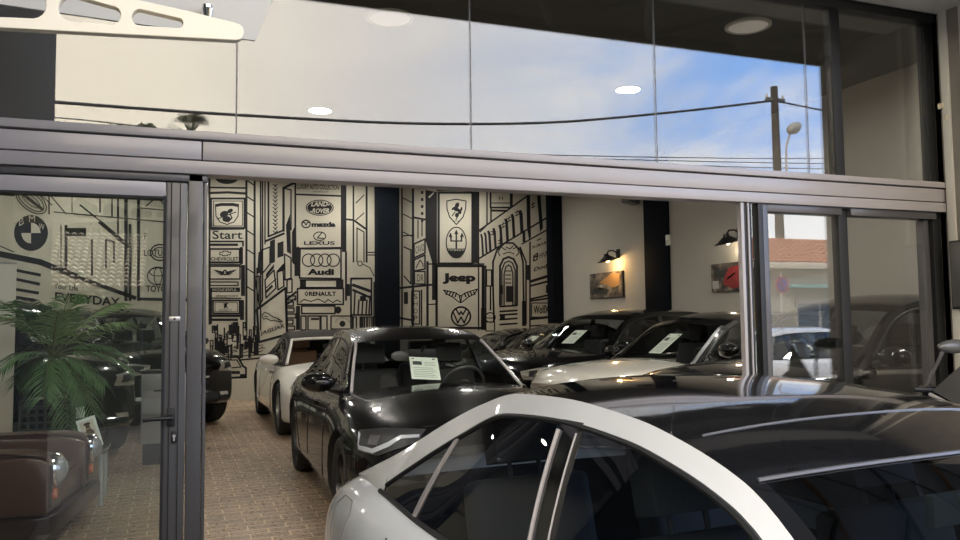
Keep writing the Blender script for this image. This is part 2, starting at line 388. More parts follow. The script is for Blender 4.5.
for i in range(7): rect(287+rnd.uniform(-1, 1), 296+i*6, 294+rnd.uniform(-1, 2), 300+i*6, 1.3)
# leaping-cat sign
q = [(257, 309.5), (285.6, 288), (287, 334.5), (259, 342)]; stroke(q+[q[0]], 2.4)
stroke([(263, 318), (262, 315), (264.5, 312.4), (268, 313.4), (273, 317), (278, 318.4), (282.5, 321.5), (279, 322), (275, 320.5), (271, 320.8), (267, 318.6), (263, 319)], .9); stroke([(264, 316), (268, 317)], .7); stroke([(278, 319), (281, 324)], .7)
word('JAGUAR', 260.5, 336.5, 284.5, 331.5, 0, 8, bold=.02)
# city haze of little blocks below the signs
for i in range(60):
    x, y = rnd.uniform(209, 256), rnd.uniform(322, 346); w, h = rnd.uniform(2, 6), rnd.uniform(3, 16)
    (rect if rnd.random() < .6 else bar)(x, y, min(x+w*(1 if rnd.random() < .6 else .5), 258), y+h)
for i in range(40):
    x, y = rnd.uniform(222, 262), rnd.uniform(344, 353); stroke([(x, y), (x+rnd.uniform(1, 4), y+rnd.uniform(-2, 2))], .8)
stroke([(212, 353), (240, 356), (272, 354)], 1); stroke([(240, 360), (262, 358)], 1.6)
# drawn car and the white plinth with a thin line
stroke([(226, 357), (238, 357), (243, 366), (246, 368), (246, 377), (228, 378)], 2); stroke([(229, 360), (237, 360), (241, 367), (229, 368)], 1.2); bar(230, 371, 240, 374); bar(240, 374, 246, 379); stroke([(228, 378), (246, 378)], 2.4)
# --- big sign tower with car makers
rect(295.3, 178, 341.7, 248.4, 1.8); word('LUXURY AUTO COLLECTION', 297, 189, 339, 184, 0, -.8, bold=.02); word('SHOWROOM', 313, 192.4, 328, 190.8, 0, -.4); stroke([(296, 194.4), (341, 196)], 1.8)
ell(319.7, 207.7, 14, 8, solid=True); ell(319.7, 207.7, 12.7, 6.8, .5, 1, k=1); word('LAND-', 311, 206.4, 329, 201.6, 1, 0, 1.2, .03, 2); word('-ROVER', 310, 213, 329, 208.4, 1, 0, 1.2, .03, 2)
ell(306, 224, 4.2, 3.7, 1.2); stroke([(302.6, 222.6), (304.4, 222.4), (306, 225), (307.6, 222.4), (309.6, 222.6)], 1); word('mazda', 311.5, 227, 335.6, 221.8, 0, bold=.06)
ell(319.7, 236.2, 6, 4.2, 1); stroke([(321.5, 233), (317.4, 238), (323.5, 238.4)], 1.1); word('LEXUS', 304, 244.8, 334.8, 241.2, 0, bold=.02)
stroke([(299.4, 248.5), (341.5, 247.8)], 2); stroke([(299.6, 249), (299.6, 278), (341, 278.6), (341, 249)], 1.6)
for x in (308.5, 316.7, 324.9, 333.3): ell(x, 260.2, 6.2, 6.2, 1.1)
word('Audi', 307.5, 275, 334, 268.8, 0, bold=.05)
bar(300, 280, 306, 287.8); bar(336, 280, 343.5, 287.8); stroke([(300, 280), (343, 280)], 1.4); stroke([(300, 287.6), (343, 287.4)], 1.6)
rect(297.5, 288.6, 343.3, 304.4, 1.6); word('RENAULT', 309, 296, 336, 291.6, 0, bold=.03); stroke([(306.5, 291.6), (305, 293.8), (306.5, 296), (308, 293.8), (306.5, 291.6)], .8)
stroke([(300, 302.5), (304, 299.5), (311, 301.5), (318, 299), (325, 302.6), (328, 299.5), (333, 302.6), (337, 300), (341, 302)], .9)
rect(301.7, 306, 335, 313.5, 1.6); ell(338, 310, 3.4, 3.6, solid=True); bar(296, 306, 300, 330)
for x0, x1 in ((301, 306), (308, 320), (321, 327)): rect(x0, 316, x1, 330, 1.4)
bar(311, 318, 319, 320); rect(331, 316, 352, 329, 1.3); ell(342.5, 323.8, 3, 3, solid=True)
for t in range(200, 341, 20): ell(342.5+7*math.cos(math.radians(t)), 323.8+6*math.sin(math.radians(t)), .6, .6, solid=True, n=6)
bar(342, 178, 346.4, 252); stroke([(346, 252), (346, 300)], 2); bar(345, 284, 350, 296)
stroke([(353.4, 178), (353.4, 262)], 1.6); stroke([(366.6, 178), (366.6, 262)], 2); stroke([(343, 219), (353.4, 220), (366.6, 229.5)], 2); stroke([(356, 203), (364, 195)], 1); stroke([(356, 220), (364, 213)], 1)
stroke([(357, 262), (357, 228), (364, 232), (364, 262)], 1.2); stroke([(375.5, 178), (375.5, 236)], 1.4); stroke([(367, 252.4), (378, 252.4)], 1.2); stroke([(367, 255), (378, 255)], 1.2); ell(360, 263.5, 2.2, 2.4, .9); stroke([(363, 264), (370, 268), (374, 276)], .9)
rect(351, 278.5, 371.5, 315, 1.8); stroke([(353, 285), (370, 291)], 3); stroke([(353, 290), (369, 297)], 2.4)
for x, y0 in ((355, 292), (359, 300), (363, 296), (367, 300), (370, 296)): stroke([(x, y0), (x-1, 314)], 1.6)
bar(360, 296, 366, 301); stroke([(374, 282), (374, 330)], 1.3)
for i in range(12): x = 350+rnd.uniform(0, 26); rect(x, 317, x+rnd.uniform(2, 4), 330, 1.2)
# --- between the two columns
stroke([(402, 180), (402, 330)], 1.6); stroke([(413, 180), (413, 330)], 2.2)
for y in (198, 214, 232): stroke([(403, y), (412, y+4.5)], 1)
stroke([(402, 236), (414, 235)], 1.3); stroke([(404, 247), (411, 250), (411, 284), (404, 276)], 1.3)
for y in range(184, 222, 7): bar(421, y, 423.4, y+3)
stroke([(414, 217.5), (425, 219.5)], 2); stroke([(418, 220), (418, 238)], 1.2); stroke([(422, 220), (422, 236)], 1.2)
q = [(414, 244), (425, 239), (425, 253), (414, 258)]; stroke(q+[q[0]], 1.6); word('CAVO', 415.5, 254, 424, 247, 0, 3.5)
q = [(414, 260), (425, 255), (425, 269), (414, 271)]; stroke(q+[q[0]], 1.6); stroke([(416, 268), (420, 260), (423, 264), (423, 267)], 1)
rect(414.5, 271.5, 425, 284, 1.4); word('DR', 417, 281.5, 423.6, 274.5, 0)
rect(411.8, 291, 419.5, 324, 1.3)
for i, ch in enumerate('SHOP'): word(ch, 413.8, 299+i*7.2, 417.6, 294+i*7.2, 0)
stroke([(400, 288), (434, 284.5)], 2.2); fill([(425.4, 190), (437, 192), (437, 300), (432, 300), (432, 262), (425.4, 240)]); stroke([(427.5, 262), (427.5, 330)], 2.4); stroke([(421.5, 290), (421.5, 330)], 1.6); stroke([(429, 304.5), (436, 304)], 1.2); bar(404, 292, 408, 304); stroke([(400, 318), (411, 320)], 2)
fill([(428, 197), (435, 191), (433.5, 194), (429.5, 198)], 1, 1)
bar(472, 189, 478, 263); rect(438.6, 192.6, 472.5, 263.6, 2.4); stroke([(437, 190), (478, 189.5)], 2.2)
stroke([(446.8, 201), (456, 199.2), (466, 201), (465.6, 209), (463, 217), (456.4, 224.5), (449.6, 217), (447, 209), (446.8, 201)], 1.1)
for e in ((457, 205.5, 2, 3.2, 25), (456.5, 209.4, 3.0, 2.0, 20), (453.6, 208.4, 2.4, 1.1, -40), (459.6, 211.6, 1.8, 2.6, -20), (457, 215, 2, 2.4, 20), (461.4, 209, 1, 2.2, 10)): ell(*e[:4], solid=True, rot=e[4])
stroke([(455, 212), (452, 216)], 1); stroke([(458, 216), (456, 219.6)], 1); stroke([(453, 221), (460, 221)], .5)
ell(456.2, 242.5, 10, 15.3, 1.1); ell(456.2, 242.5, 9.6, 14.8, solid=True, a0=24, a1=156); word('MASERATI', 448.5, 251, 464, 249, 1)
for x, y in ((450.5, 234), (456.3, 231), (462, 234)): stroke([(x, y), (x+(456.3-x)*.12, 241)], 1.5); stroke([(x-1.4, y+3), (x, y-.6), (x+1.4, y+3)], 1)
stroke([(450.6, 241), (462, 241)], 1.3); stroke([(456.3, 241), (456.3, 248)], 1.7)
rect(436.6, 266, 482.8, 328, 2.4); stroke([(483.6, 266), (483.6, 328)], 2.6); stroke([(428, 264), (484, 264)], 1.4)
word('Jeep', 442.5, 284, 475.5, 273.2, 0, bold=.06)
for sgn, e in ((-1, 443.5), (1, 477.5)):
    stroke([(460.5, 296), (460.5+sgn*6, 292.5), (e, 290 if sgn < 0 else 289), (e-sgn*3, 294), (460.5+sgn*8, 297), (460.5+sgn*1, 302.5)], 1)
    for j in range(4): stroke([(460.5+sgn*(4+3*j), 293-.4*j), (460.5+sgn*(5.5+3*j), 297-.8*j)], 1.2)
stroke([(459.4, 296), (460.6, 303), (461.8, 296)], 1)
ell(461, 316.4, 9.4, 9.4, 1.7); stroke([(456.2, 309.6), (459.2, 314.6), (461, 311.6), (462.8, 314.6), (465.8, 309.6)], 1.5); stroke([(453.6, 313), (457.8, 323), (461, 317), (464.2, 323), (468.4, 313)], 1.5)
# tall house front with slanting window rows
stroke([(478.6, 188), (478.6, 330)], 1.4); stroke([(487, 190), (487, 225), (480, 232)], 1.4); rect(490.6, 192, 510.8, 207.6, 1.8); stroke([(492, 203), (510, 203)], 1); word('H', 499, 200, 503, 196.4, 0); stroke([(491, 210.5), (507, 210.8)], 2.2); stroke([(491, 208), (491, 222)], 1.6); stroke([(512, 190), (512, 206)], 1.6)
top = lambda x: 230-(x-480)*.70 if x < 528 else 196.4-(x-528)*.15
bot = lambda x: 258-(x-480)*.60
mid = lambda x: 248-(x-480)*.78+8
stroke([(479, 230.5), (528, 195.5)], 1.6); stroke([(479, 258.5), (553, 214)], 1.7); stroke([(522, 244), (553, 226.5)], 1.4)
for x, w, t in ((482, 2, 6), (485.6, 2, 7), (489.4, 2.4, 8), (494.6, 2.4, 9), (500.6, 2.6, 10), (506.6, 2.8, 8), (513, 2.8, 8), (521, 3.4, 10)): stroke([(x-1, top(x)+t), (x, top(x)+t+3), (x+1, bot(x)-1.4)], w)
fill([(526.5, 196), (530, 195), (531, 237), (529, 240), (526.8, 226)]); fill([(537, 196), (540.5, 195), (543, 228), (540, 232)]); fill([(547, 195), (551, 194), (551, 222), (548.6, 224)]); bar(522.5, 232, 525.4, 242)
for x, y in ((493, 231), (503, 224), (509, 218), (517, 212), (533, 204), (500, 240)): stroke([(x-2, y+1), (x+2, y-1)], .9); stroke([(x-2, y+4), (x+2, y+2)], .9); stroke([(x, y-2), (x, y+4)], .8)
# arched doorway
stroke([(494, 322), (493, 285), (493, 262), (497, 250), (505, 243), (513, 243), (520, 250), (523, 262), (524, 322)], 1.8); stroke([(520, 247), (526, 262), (526, 324)], 1.6)
stroke([(500, 256), (498, 252), (501, 247), (506, 250)], 1); stroke([(506, 247), (510, 249), (513, 246)], 1); stroke([(516, 256), (519, 253), (517, 247), (513, 249)], 1); stroke([(503, 254), (509, 252), (514, 254)], .9)
for i, (dx, y0, w) in enumerate(((8.5, 257, 2), (6.6, 261, 1.3), (4.4, 265, 1.3))):
    stroke([(508.5-dx, 305), (508.5-dx, y0+9), (508.5-dx*.6, y0+2), (508.5, y0), (508.5+dx*.6, y0+2), (508.5+dx, y0+9), (508.5+dx, 305)], w)
bar(506, 286, 513, 302); bar(500, 285, 503, 294)
for y in (271, 275, 279, 283): stroke([(505.5, y), (511, y)], 1.1)
for y in (306, 311, 314.5, 319, 324): stroke([(500, y+.6), (517, y-.6)], 1.8)
bar(500, 314, 505, 320); rect(486.5, 270, 491.5, 286, 1.4); stroke([(485.8, 266), (485.8, 330)], 1.5); stroke([(490.5, 286), (490.5, 310)], 1.5); ell(490.2, 317.5, 5, 4.8, 1.1); stroke([(485.4, 318), (495, 318)], .9); rect(486, 322, 494.6, 331, 1.1); bar(481, 308, 485, 330)
# right-hand sign board
stroke([(530, 242), (530, 330)], 1.6); stroke([(553, 200), (553, 330)], 1.6); bar(526.5, 265, 530.4, 280); bar(522, 301, 526, 326)
stroke([(537, 240.4), (541, 238.6)], 1); word('SUBARU', 532, 248.8, 550, 246.2, 0, 6.5, bold=.02)
stroke([(537.6, 253.2), (534, 255.8), (533.6, 261), (537, 259.4), (537.6, 253.2)], 1.2); stroke([(533.6, 257.4), (538, 255.8)], 1.4); word('HYUNDAI', 539.6, 258.4, 553.4, 253.6, 0, 5, bold=.02)
word('Dodge', 533.2, 273, 553, 267.6, 0, 6.5, 1.5, .03); stroke([(530, 281.6), (553, 274.6)], 2.8); stroke([(530, 286), (553, 280)], 2)
stroke([(531, 299), (553, 294)], 1.8); bar(546, 285, 549.6, 293); bar(551, 283, 553, 291); stroke([(530, 301), (553, 297.6)], 1.8); word('WolfX', 533.6, 314, 549, 305.6, 0, .8, bold=.02); rect(531.6, 303, 552.4, 317, 1); stroke([(530, 319), (553, 316.6)], 2.6); stroke([(530, 326), (553, 324.6)], 1.5)
tag(ink.build('mural_drawing', [M_INK, M_CREAM], wall_back, smooth=False, merge=False, fixn=False), 'black line drawing of a city street with car signs painted on the cream wall')

# ------------------------------------------------------------------ shop front
def fx(x, y=300): return onY(x, y, YF).x
XJ0, XJ1 = fx(187), fx(206)
D0, D1 = YF-.05, YF+.05
hd = MB()
hd.box(-1.0, 5.17, D0-.03, D1, 2.385, 2.425); hd.box(-1.0, XJ1-.03, D0-.012, D1, 2.285, 2.377); hd.box(XJ1-.024, 5.17, D0-.012, D1, 2.285, 2.377)
hd.box(-1.0, 5.17, D0-.022, D1, 2.212, 2.277); hd.box(-1.0, 5.17, D0+.01, D1-.01, 2.215, 2.42, 1)
struct(hd.build('trim_1', [M_FRAME, M_GASKET], bevel=.004))
struct(MB().box(-1.0, 5.17, D0, D1, 3.60, 3.66).build('trim_2', M_GASKET, bevel=.004))
# upper row of glass panes, butt-jointed
joints = [-1.0, .303, 1.578, 2.806, 4.0, 4.222]
for i, (a, b) in enumerate(zip(joints[:-1], joints[1:])):
    w = struct(MB().box(a+.004, b-.004, YF-.006, YF+.006, 2.42, 3.61).build('window_%d' % (i+1), M_SHOP, smooth=False))
    if 0 < i < 5: MB().box(a-.0035, a+.0035, YF-.004, YF+.007, 2.42, 3.61).build('silicone_joint', M_STILE, w, smooth=False)
struct(MB().box(4.222, 4.30, YF-.015, D1, 2.42, 3.6).box(4.222, 4.30, YF-.015, D1, 0, 2.21).build('trim_3', M_GASKET, bevel=.004))
struct(MB().box(4.304, 5.10, YF-.006, YF+.006, 2.42, 3.61).build('window_6', M_SHOP, smooth=False))
struct(MB().box(5.09, 5.17, YF-.015, D1, 0, 3.6).build('trim_4', M_GASKET, bevel=.004))
# right lower windows
w = struct(MB().box(3.60, 4.222, YF-.006, YF+.006, .08, 2.16).build('window_7', M_SHOP, smooth=False))
MB().box(3.60, 4.222, D0, D1, 2.16, 2.212).box(3.60, 4.222, D0, D1, 0, .08).build('window_rail', M_STILE, w, bevel=.004)
w = struct(MB().box(4.30, 5.03, YF-.006, YF+.006, .08, 2.16).build('window_8', M_SHOP, smooth=False))
MB().box(4.30, 5.09, D0, D1, 2.16, 2.212).box(4.30, 5.09, D0, D1, 0, .08).box(5.0, 5.05, YF-.015, D1, .08, 2.16).build('window_rail', M_STILE, w, bevel=.004)
# pushed-back sliding leaves: a stack of stiles with one glass strip showing
sd = empty('door_2', (3.48, YF, 0)); struct(sd)
MB().box(-.10, -.075, -.06, -.02, 0, 2.21).build('door_stile', M_FRAME, sd, bevel=.004)
MB().box(-.075, -.012, -.05, .0, 0, 2.21).build('door_stile', M_BLACK, sd, bevel=.004)
MB().box(-.048, -.036, -.062, -.05, 0, 2.21).build('brush_strip', M_FRAME, sd, bevel=.002)
MB().box(-.012, .035, -.03, .0, 0, 2.21).build('door_glass', M_SHOP, sd, smooth=False)
MB().box(.035, .075, -.06, .05, 0, 2.21).build('door_stile', M_BLACK, sd, bevel=.004)
MB().box(.075, .122, -.05, .05, 0, 2.21).build('door_stile', M_STILE, sd, bevel=.004)
# hinged glass door at the left
struct(MB().box(XJ0, XJ1-.02, D0, D1, 0, 2.212).box(XJ1-.016, XJ1, D0+.01, D1, 0, 2.212).box(-1.0, XJ1, D0, D1, 2.175, 2.212).build('trim_5', M_STILE, bevel=.004))
dl = empty('door_1', (XJ0-.006, YF, 0)); struct(dl)
gx = fx(165)-dl.location.x
MB().box(gx, 0, -.045, .02, .02, 2.168).build('door_stile', M_STILE, dl, bevel=.004)
MB().box(-1.15, gx-.002, -.045, .02, 2.095, 2.168).build('door_rail', M_FRAME, dl, bevel=.004)
MB().box(-1.15, gx-.002, -.045, .02, .02, .11).build('door_rail', M_FRAME, dl, bevel=.004)
MB().box(gx-.012, gx, -.05, .02, .1, 2.10).box(-1.15, gx, -.048, .02, 2.085, 2.097).build('glazing_gasket', M_GASKET, dl, smooth=False)
MB().box(-1.15, gx-.008, -.014, -.004, .1, 2.10).build('door_glass', M_DOORG, dl, smooth=False)
MB().box(gx*.72, gx*.78, -.05, -.044, .02, 2.168).box(gx*.30, gx*.34, -.05, -.044, .02, 2.168).build('stile_groove', M_GASKET, dl, smooth=False)
h = MB(); hp = onY(171, 417, YF-.05); hx, hz = hp.x-dl.location.x, hp.z
h.box(hx-.018, hx+.018, -.056, -.045, hz-.045, hz+.045); h.cyl((hx, -.05, hz), (hx, -.10, hz), .011); h.tube([(hx+.005, -.10, hz), (hx-.06, -.105, hz), (hx-.125, -.10, hz-.003)], .011)
MB.build(h, 'door_handle', M_BLACK, dl, bevel=.002)
kp = onY(174, 437, YF-.05)
k = MB(); k.box(kp.x-dl.location.x-.013, kp.x-dl.location.x+.013, -.054, -.045, kp.z-.03, kp.z+.03); MB.build(k, 'keyhole_plate', M_BLACK, dl, bevel=.003)
MB().cyl((kp.x-dl.location.x, -.05, kp.z+.006), (kp.x-dl.location.x, -.060, kp.z+.006), .0075).box(kp.x-dl.location.x-.004, kp.x-dl.location.x+.004, -.059, -.05, kp.z-.018, kp.z+.004).build('lock_cylinder', M_CHROME, dl)
lp = onY(174.5, 319, YF-.05); lx = lp.x-dl.location.x
MB().box(lx-.026, lx+.026, -.052, -.045, lp.z-.012, lp.z+.012).build('lock_plate', M_ALU, dl, bevel=.003)
MB().cyl((lx, -.05, lp.z), (lx, -.055, lp.z), .006).build('lock_button', M_BLACK, dl)
# niche: soffit, side piers
struct(MB().box(-1.0, 5.17, 3.86, YF+.06, 3.66, 3.74).build('soffit_near', M_PALEGREY, smooth=False))
struct(MB().box(-1.0, 5.17, 3.16, 3.86, 3.70, 3.78).build('soffit', mat('dark_soffit_board', (.035, .030, .026), .8, vary=.3, vscale=2), smooth=False))
tr = MB()
for i in range(8):
    x = -.8+i*.85; tr.tube([(x, 3.2, 3.67), (x+.42, 3.84, 3.67)], .028, 6); tr.tube([(x+.85, 3.2, 3.67), (x+.42, 3.84, 3.67)], .028, 6, 1 if i % 3 == 0 else 0)
tr.box(-1.0, 5.17, 3.16, 3.20, 3.62, 3.78)
M_BRST = mat('brown_steel', (.10, .06, .035), .6)
struct(tr.build('trim_6', [M_GASKET, M_BRST]))
# unseen awning added to block sky from the car's windshield, trusses below (out of frame, mirrored in the glass and the car)
aw = MB(); A0, A1 = (3.16, 3.70), (.6, 4.87)
aw.prism([(-1.0, A0[0], A0[1]), (7.0, A0[0], A0[1]), (7.0, A1[0], A1[1]), (-1.0, A1[0], A1[1])], (0, 0, .05))
struct(aw.build('sky_blocking_awning', mat('sky_blocking_sheet', (.15, .165, .185), .8, vary=.25, vscale=1.5), smooth=False))
tr = MB()
for i in range(9):
    x = -.9+i*.86
    tr.tube([(x, 3.1, 3.68), (x, .65, 4.80)], .03, 6, i % 2)
    tr.tube([(x, 3.1, 3.68), (x+.86, 1.9, 4.22)], .025, 6); tr.tube([(x+.86, 1.9, 4.22), (x, .65, 4.80)], .025, 6)
struct(tr.build('trim_8', [M_GASKET, M_BRST]))
pier = struct(MB().box(5.17, 5.7, 3.16, YF, -.2, 7.2).build('pillar_outer_right', M_STONE, bevel=.015))
MB().box(5.150, 5.17, 4.10, 4.16, -.1, 3.66).box(5.150, 5.17, 3.98, 4.0, -.1, 3.66).build('pier_strip', M_PALEGREY, pier, bevel=.004)
q = onX(941, 106, 5.148)
MB().box(5.140, 5.151, q.y-.02, q.y+.02, q.z-.02, q.z+.02).box(5.140, 5.151, q.y-.045, q.y-.03, q.z-.11, q.z-.07).build('paint_chip', mat('pale_chip', (.7, .62, .45), .8), pier, smooth=False)
struct(MB().box(-1.35, -1.0, .35, YF, -.2, 7.2).build('wall_outer_left', mat('dark_green_render', (.006, .012, .010), .7, bump=.1, bscale=40), smooth=False))
# canopy box and its perforated arm at the upper left
YP = 2.62
def pp(x, y): return onY(x, y, YP)
cb = MB().prism([pp(255, 40.5), pp(290, -42), pp(-330, -44), pp(-330, -43)], (0, .012, 0))
canopy = tag(cb.build('canopy_panel', M_PALEGREY, bevel=.004), 'pale grey slanted panel behind the cream bracket at the upper left', 'panel')
arm = bpy.data.curves.new('perforated_bracket', 'CURVE'); arm.dimensions = '2D'; arm.fill_mode = 'BOTH'; arm.extrude = .012; arm.bevel_depth = .002
def spl(pts):
    s = arm.splines.new('POLY'); s.points.add(len(pts)-1); s.use_cyclic_u = True
    for p, q in zip(s.points, pts): p.co = (q[0], q[1], 0, 1)
YA = 2.25
def pa(x, y): p = onY(x, y, YA); return (p.x, p.z)
out = [pa(-340, 8), pa(-100, 22), pa(0, 28.5), pa(120, 35), pa(236, 41)]+[pa(236+7*math.sin(t), 33.5-7.5*math.cos(t)*-1) for t in (.5, 1.0, 1.6, 2.2, 2.7)]+[pa(234, 25), pa(190, 14), pa(123, -1), pa(40, -22), pa(-340, -122)]
spl(out)
def slot(x0, yt0, yb0, x1, yt1, yb1):
    pts = []
    for i in range(9):
        t = -PI/2-PI*i/8; r = (yb0-yt0)/2; pts.append(pa(x0+r+r*math.cos(t), (yt0+yb0)/2-r*math.sin(t)))
    for i in range(9):
        t = PI/2-PI*i/8; r = (yb1-yt1)/2; pts.append(pa(x1-r+r*math.cos(t), (yt1+yb1)/2-r*math.sin(t)))
    spl(pts)
slot(131, 10, 28, 184, 19, 30.5); slot(58, -4, 24, 122, 7, 27); slot(-24, -24, 19.5, 48, -7, 21); slot(-120, -50, 12, -34, -26, 17)
ao = bpy.data.objects.new('perforated_bracket', arm); COL.objects.link(ao); ao.location = (0, YA, 0); ao.rotation_euler = (PI/2, 0, 0)
dg = bpy.context.evaluated_depsgraph_get(); me = bpy.data.meshes.new_from_object(ao.evaluated_get(dg)); bpy.data.objects.remove(ao)
me.materials.clear(); me.materials.append(M_CREAMSTEEL)
ao = bpy.data.objects.new('perforated_bracket', me); COL.objects.link(ao); ao.location = (0, YA, 0); ao.rotation_euler = (PI/2, 0, 0)
tag(ao, 'cream steel arm with oval holes in front of the upper glass', 'bracket')
p = onY(207, 9, YP)
sp = empty('spotlight', (p.x, p.y-.03, p.z), 0, 'small metal spotlight on the pale grey panel', 'lamp')
MB().cyl((0, 0, -.012), (0, 0, 0), .016, .016).cyl((0, .03, -.006), (0, 0, -.006), .008, n=8).build('mount', M_CHROME, sp)
MB().lathe([(.004, -.05), (.010, -.048), (.019, -.012), (.017, -.010)], n=20).build('lamp_head', M_CHROME, sp)
# grey meter box on the pier
q = onX(957, 275, 5.16)
mbx = empty('meter_box', (5.17, q.y, q.z), 0, 'dark meter box on the pier at the right edge', 'box')
MB().box(-.05, 0, -.16, .02, -.24, .24).build('box_body', M_BLACK, mbx, bevel=.006)
MB().box(-.058, -.05, -.15, .008, -.225, .225).build('box_door', M_STILE, mbx, bevel=.004)
# ------------------------------------------------------------------ cars
SEDAN = dict(fa=1.365, ra=-1.365, R=.335, tw=.225, hw=.89,
  x0=-2.32, x1=2.30,
  zs=[(-2.32, .83), (-2.1, .915), (-1.85, .957), (-1.5, .945), (-1.0, .915), (0, .90), (.9, .92), (1.3, .87), (1.8, .775), (2.1, .70), (2.30, .62)],
  zc=[(-2.32, .88), (-2.1, .965), (-1.86, 1.0), (-1.72, .95), (-1.60, .56), (.78, .56), (.93, .93), (1.02, 1.0), (1.3, .975), (1.8, .89), (2.1, .80), (2.30, .66)],
  w=[(-2.32, .80), (-2.0, .865), (-1.4, .895), (0, .885), (1.4, .895), (1.9, .87), (2.30, .80)],
  ws=[(-2.32, .68), (-2.0, .72), (-1.5, .765), (-.8, .775), (.9, .775), (1.5, .76), (2.0, .71), (2.30, .62)],
  zb=[(-2.32, .34), (-2.0, .26), (-1.2, .19), (1.2, .18), (2.0, .20), (2.30, .26)],
  kf=.34, kr=.20,
  arch=[(.98, .73, .93), (.65, .645, 1.12), (.34, .575, 1.285), (.11, .558, 1.345), (-.05, .552, 1.372), (-.4, .545, 1.395), (-.71, .535, 1.385), (-1.0, .53, 1.325), (-1.32, .56, 1.212), (-1.6, .625, 1.08), (-1.88, .715, .958)],
  hx=.345, rx=-.98, gx=-1.74, crown=.04, bowf=.10, bowr=-.08,
  frame=[(-1.88, .18), (-1.5, .165), (-1.1, .115), (-.7, .068), (.98, .05)], dlo=(-1.50, .80), bz=.015,
  pillars=[(-.22, -.30, .085)], seats=[(.05, .36), (.05, -.36), (-.85, .36), (-.85, -.36)], seatz=.50)
SUV = dict(fa=1.36, ra=-1.36, R=.37, tw=.24, hw=.95,
  x0=-2.25, x1=2.24,
  zs=[(-2.25, .92), (-2.0, 1.03), (-1.0, 1.04), (0, 1.03), (.8, 1.04), (1.2, 1.02), (1.8, .985), (2.1, .935), (2.24, .86)],
  zc=[(-2.25, .95), (-2.08, 1.02), (-2.0, .70), (.72, .70), (.86, 1.02), (.95, 1.10), (1.3, 1.09), (1.8, 1.05), (2.1, .99), (2.24, .90)],
  w=[(-2.25, .86), (-1.9, .925), (-1.3, .95), (0, .94), (1.3, .95), (1.8, .93), (2.24, .88)],
  ws=[(-2.25, .76), (-1.9, .80), (-1.3, .82), (0, .82), (.9, .82), (1.5, .81), (2.0, .77), (2.24, .70)],
  zb=[(-2.25, .38), (-1.9, .30), (-1.0, .25), (1.0, .25), (1.9, .27), (2.24, .33)],
  kf=.26, kr=.12,
  arch=[(.90, .78, 1.05), (.62, .70, 1.25), (.30, .63, 1.465), (.10, .615, 1.53), (-.3, .61, 1.585), (-.9, .605, 1.585), (-1.5, .60, 1.54), (-1.85, .60, 1.46), (-2.02, .64, 1.30), (-2.16, .74, 1.05)],
  hx=.30, rx=-1.80, gx=-2.12, crown=.045, bowf=.10, bowr=-.05,
  frame=[(-2.16, .10), (-1.7, .075), (-1.0, .06), (.90, .05)], dlo=(-1.98, .74), bz=.02,
  pillars=[(-.28, -.33, .09), (-1.28, -1.30, .09)], seats=[(.0, .38), (.0, -.38), (-.95, .38), (-.95, -.38)], seatz=.62)
def variant(base, sx=1., sy=1., sz=1., zoff=0., **kw):
    d = dict(base)
    for k in ('zs', 'zc', 'zb'): d[k] = [(x*sx, z*sz+zoff) for x, z in base[k]]
    for k in ('w', 'ws'): d[k] = [(x*sx, y*sy) for x, y in base[k]]
    d['arch'] = [(x*sx, y*sy, z*sz+zoff) for x, y, z in base['arch']]
    d['frame'] = [(x*sx, t) for x, t in base['frame']]
    for k in ('fa', 'ra', 'x0', 'x1', 'hx', 'rx', 'gx', 'bowf', 'bowr', 'kf', 'kr'): d[k] = base[k]*sx
    d['hw'] = base['hw']*sy; d['dlo'] = tuple(x*sx for x in base['dlo']); d['pillars'] = [(a*sx, b*sx, w) for a, b, w in base['pillars']]
    d['seats'] = [(x*sx, y*sy) for x, y in base['seats']]
    d.update(kw); return d
def lerp(a, b, t): return a+(b-a)*t
def slab2(mb, P, sy):
    Q = [[(p[0], p[1]-sy*.012, p[2]) for p in r] for r in P]
    mb.grid(P); mb.grid(Q)
    for k in range(len(P)-1):
        for c in (0, -1): mb.add([P[k][c], P[k+1][c], Q[k+1][c], Q[k][c]], [(0, 1, 2, 3)])
    for k in (0, -1): mb.add([P[k][0], P[k][1], Q[k][1], Q[k][0]], [(0, 1, 2, 3)])
def wheel_parts(root, x, y, R, tw, side, rimm, spokes=5):
    s = side
    t = MB(); h = tw/2
    t.lathe([(R*.68, -h*.8), (R*.80, -h), (R*.93, -h*.98), (R*.985, -h*.8), (R, -h*.45), (R, h*.45), (R*.985, h*.8), (R*.93, h*.98), (R*.80, h), (R*.68, h*.8), (R*.66, 0)], (x, y, R), (0, s, 0), 40)
    tyre = t.build('tyre', M_RUB, root, merge=True)
    r = MB(); ri = R*.69
    r.lathe([(ri, -h*.8), (ri, h*.82), (ri*.94, h*.86), (ri*.92, h*.6), (ri*.92, -h*.7)], (x, y, R), (0, s, 0), 36)
    for i in range(spokes):
        a0 = 2*PI*i/spokes
        for da in (-.16, .16):
            p = []
            for rr, aa, w in ((ri*.16, a0+da*.4, .03), (ri*.93, a0+da*1.1, .022)):
                c, sn = math.cos(aa), math.sin(aa)
                for d in (-w, w): p.append((x+rr*c-d*sn, rr*sn+d*c))
            q = [p[0], p[1], p[3], p[2]]
            r.prism([(u, y+s*h*.45, R+vv) for u, vv in q], (0, s*h*.25, 0))
    r.lathe([(.001, h*.3), (ri*.2, h*.3), (ri*.2, h*.74), (ri*.1, h*.8), (.001, h*.8)], (x, y, R), (0, s, 0), 20)
    r.lathe([(.001, -h*.3), (ri*.7, -h*.3), (ri*.7, -h*.15), (.001, -h*.15)], (x, y, R), (0, s, 0), 28, 1)
    r.build('rim', [rimm, M_STILE], tyre)
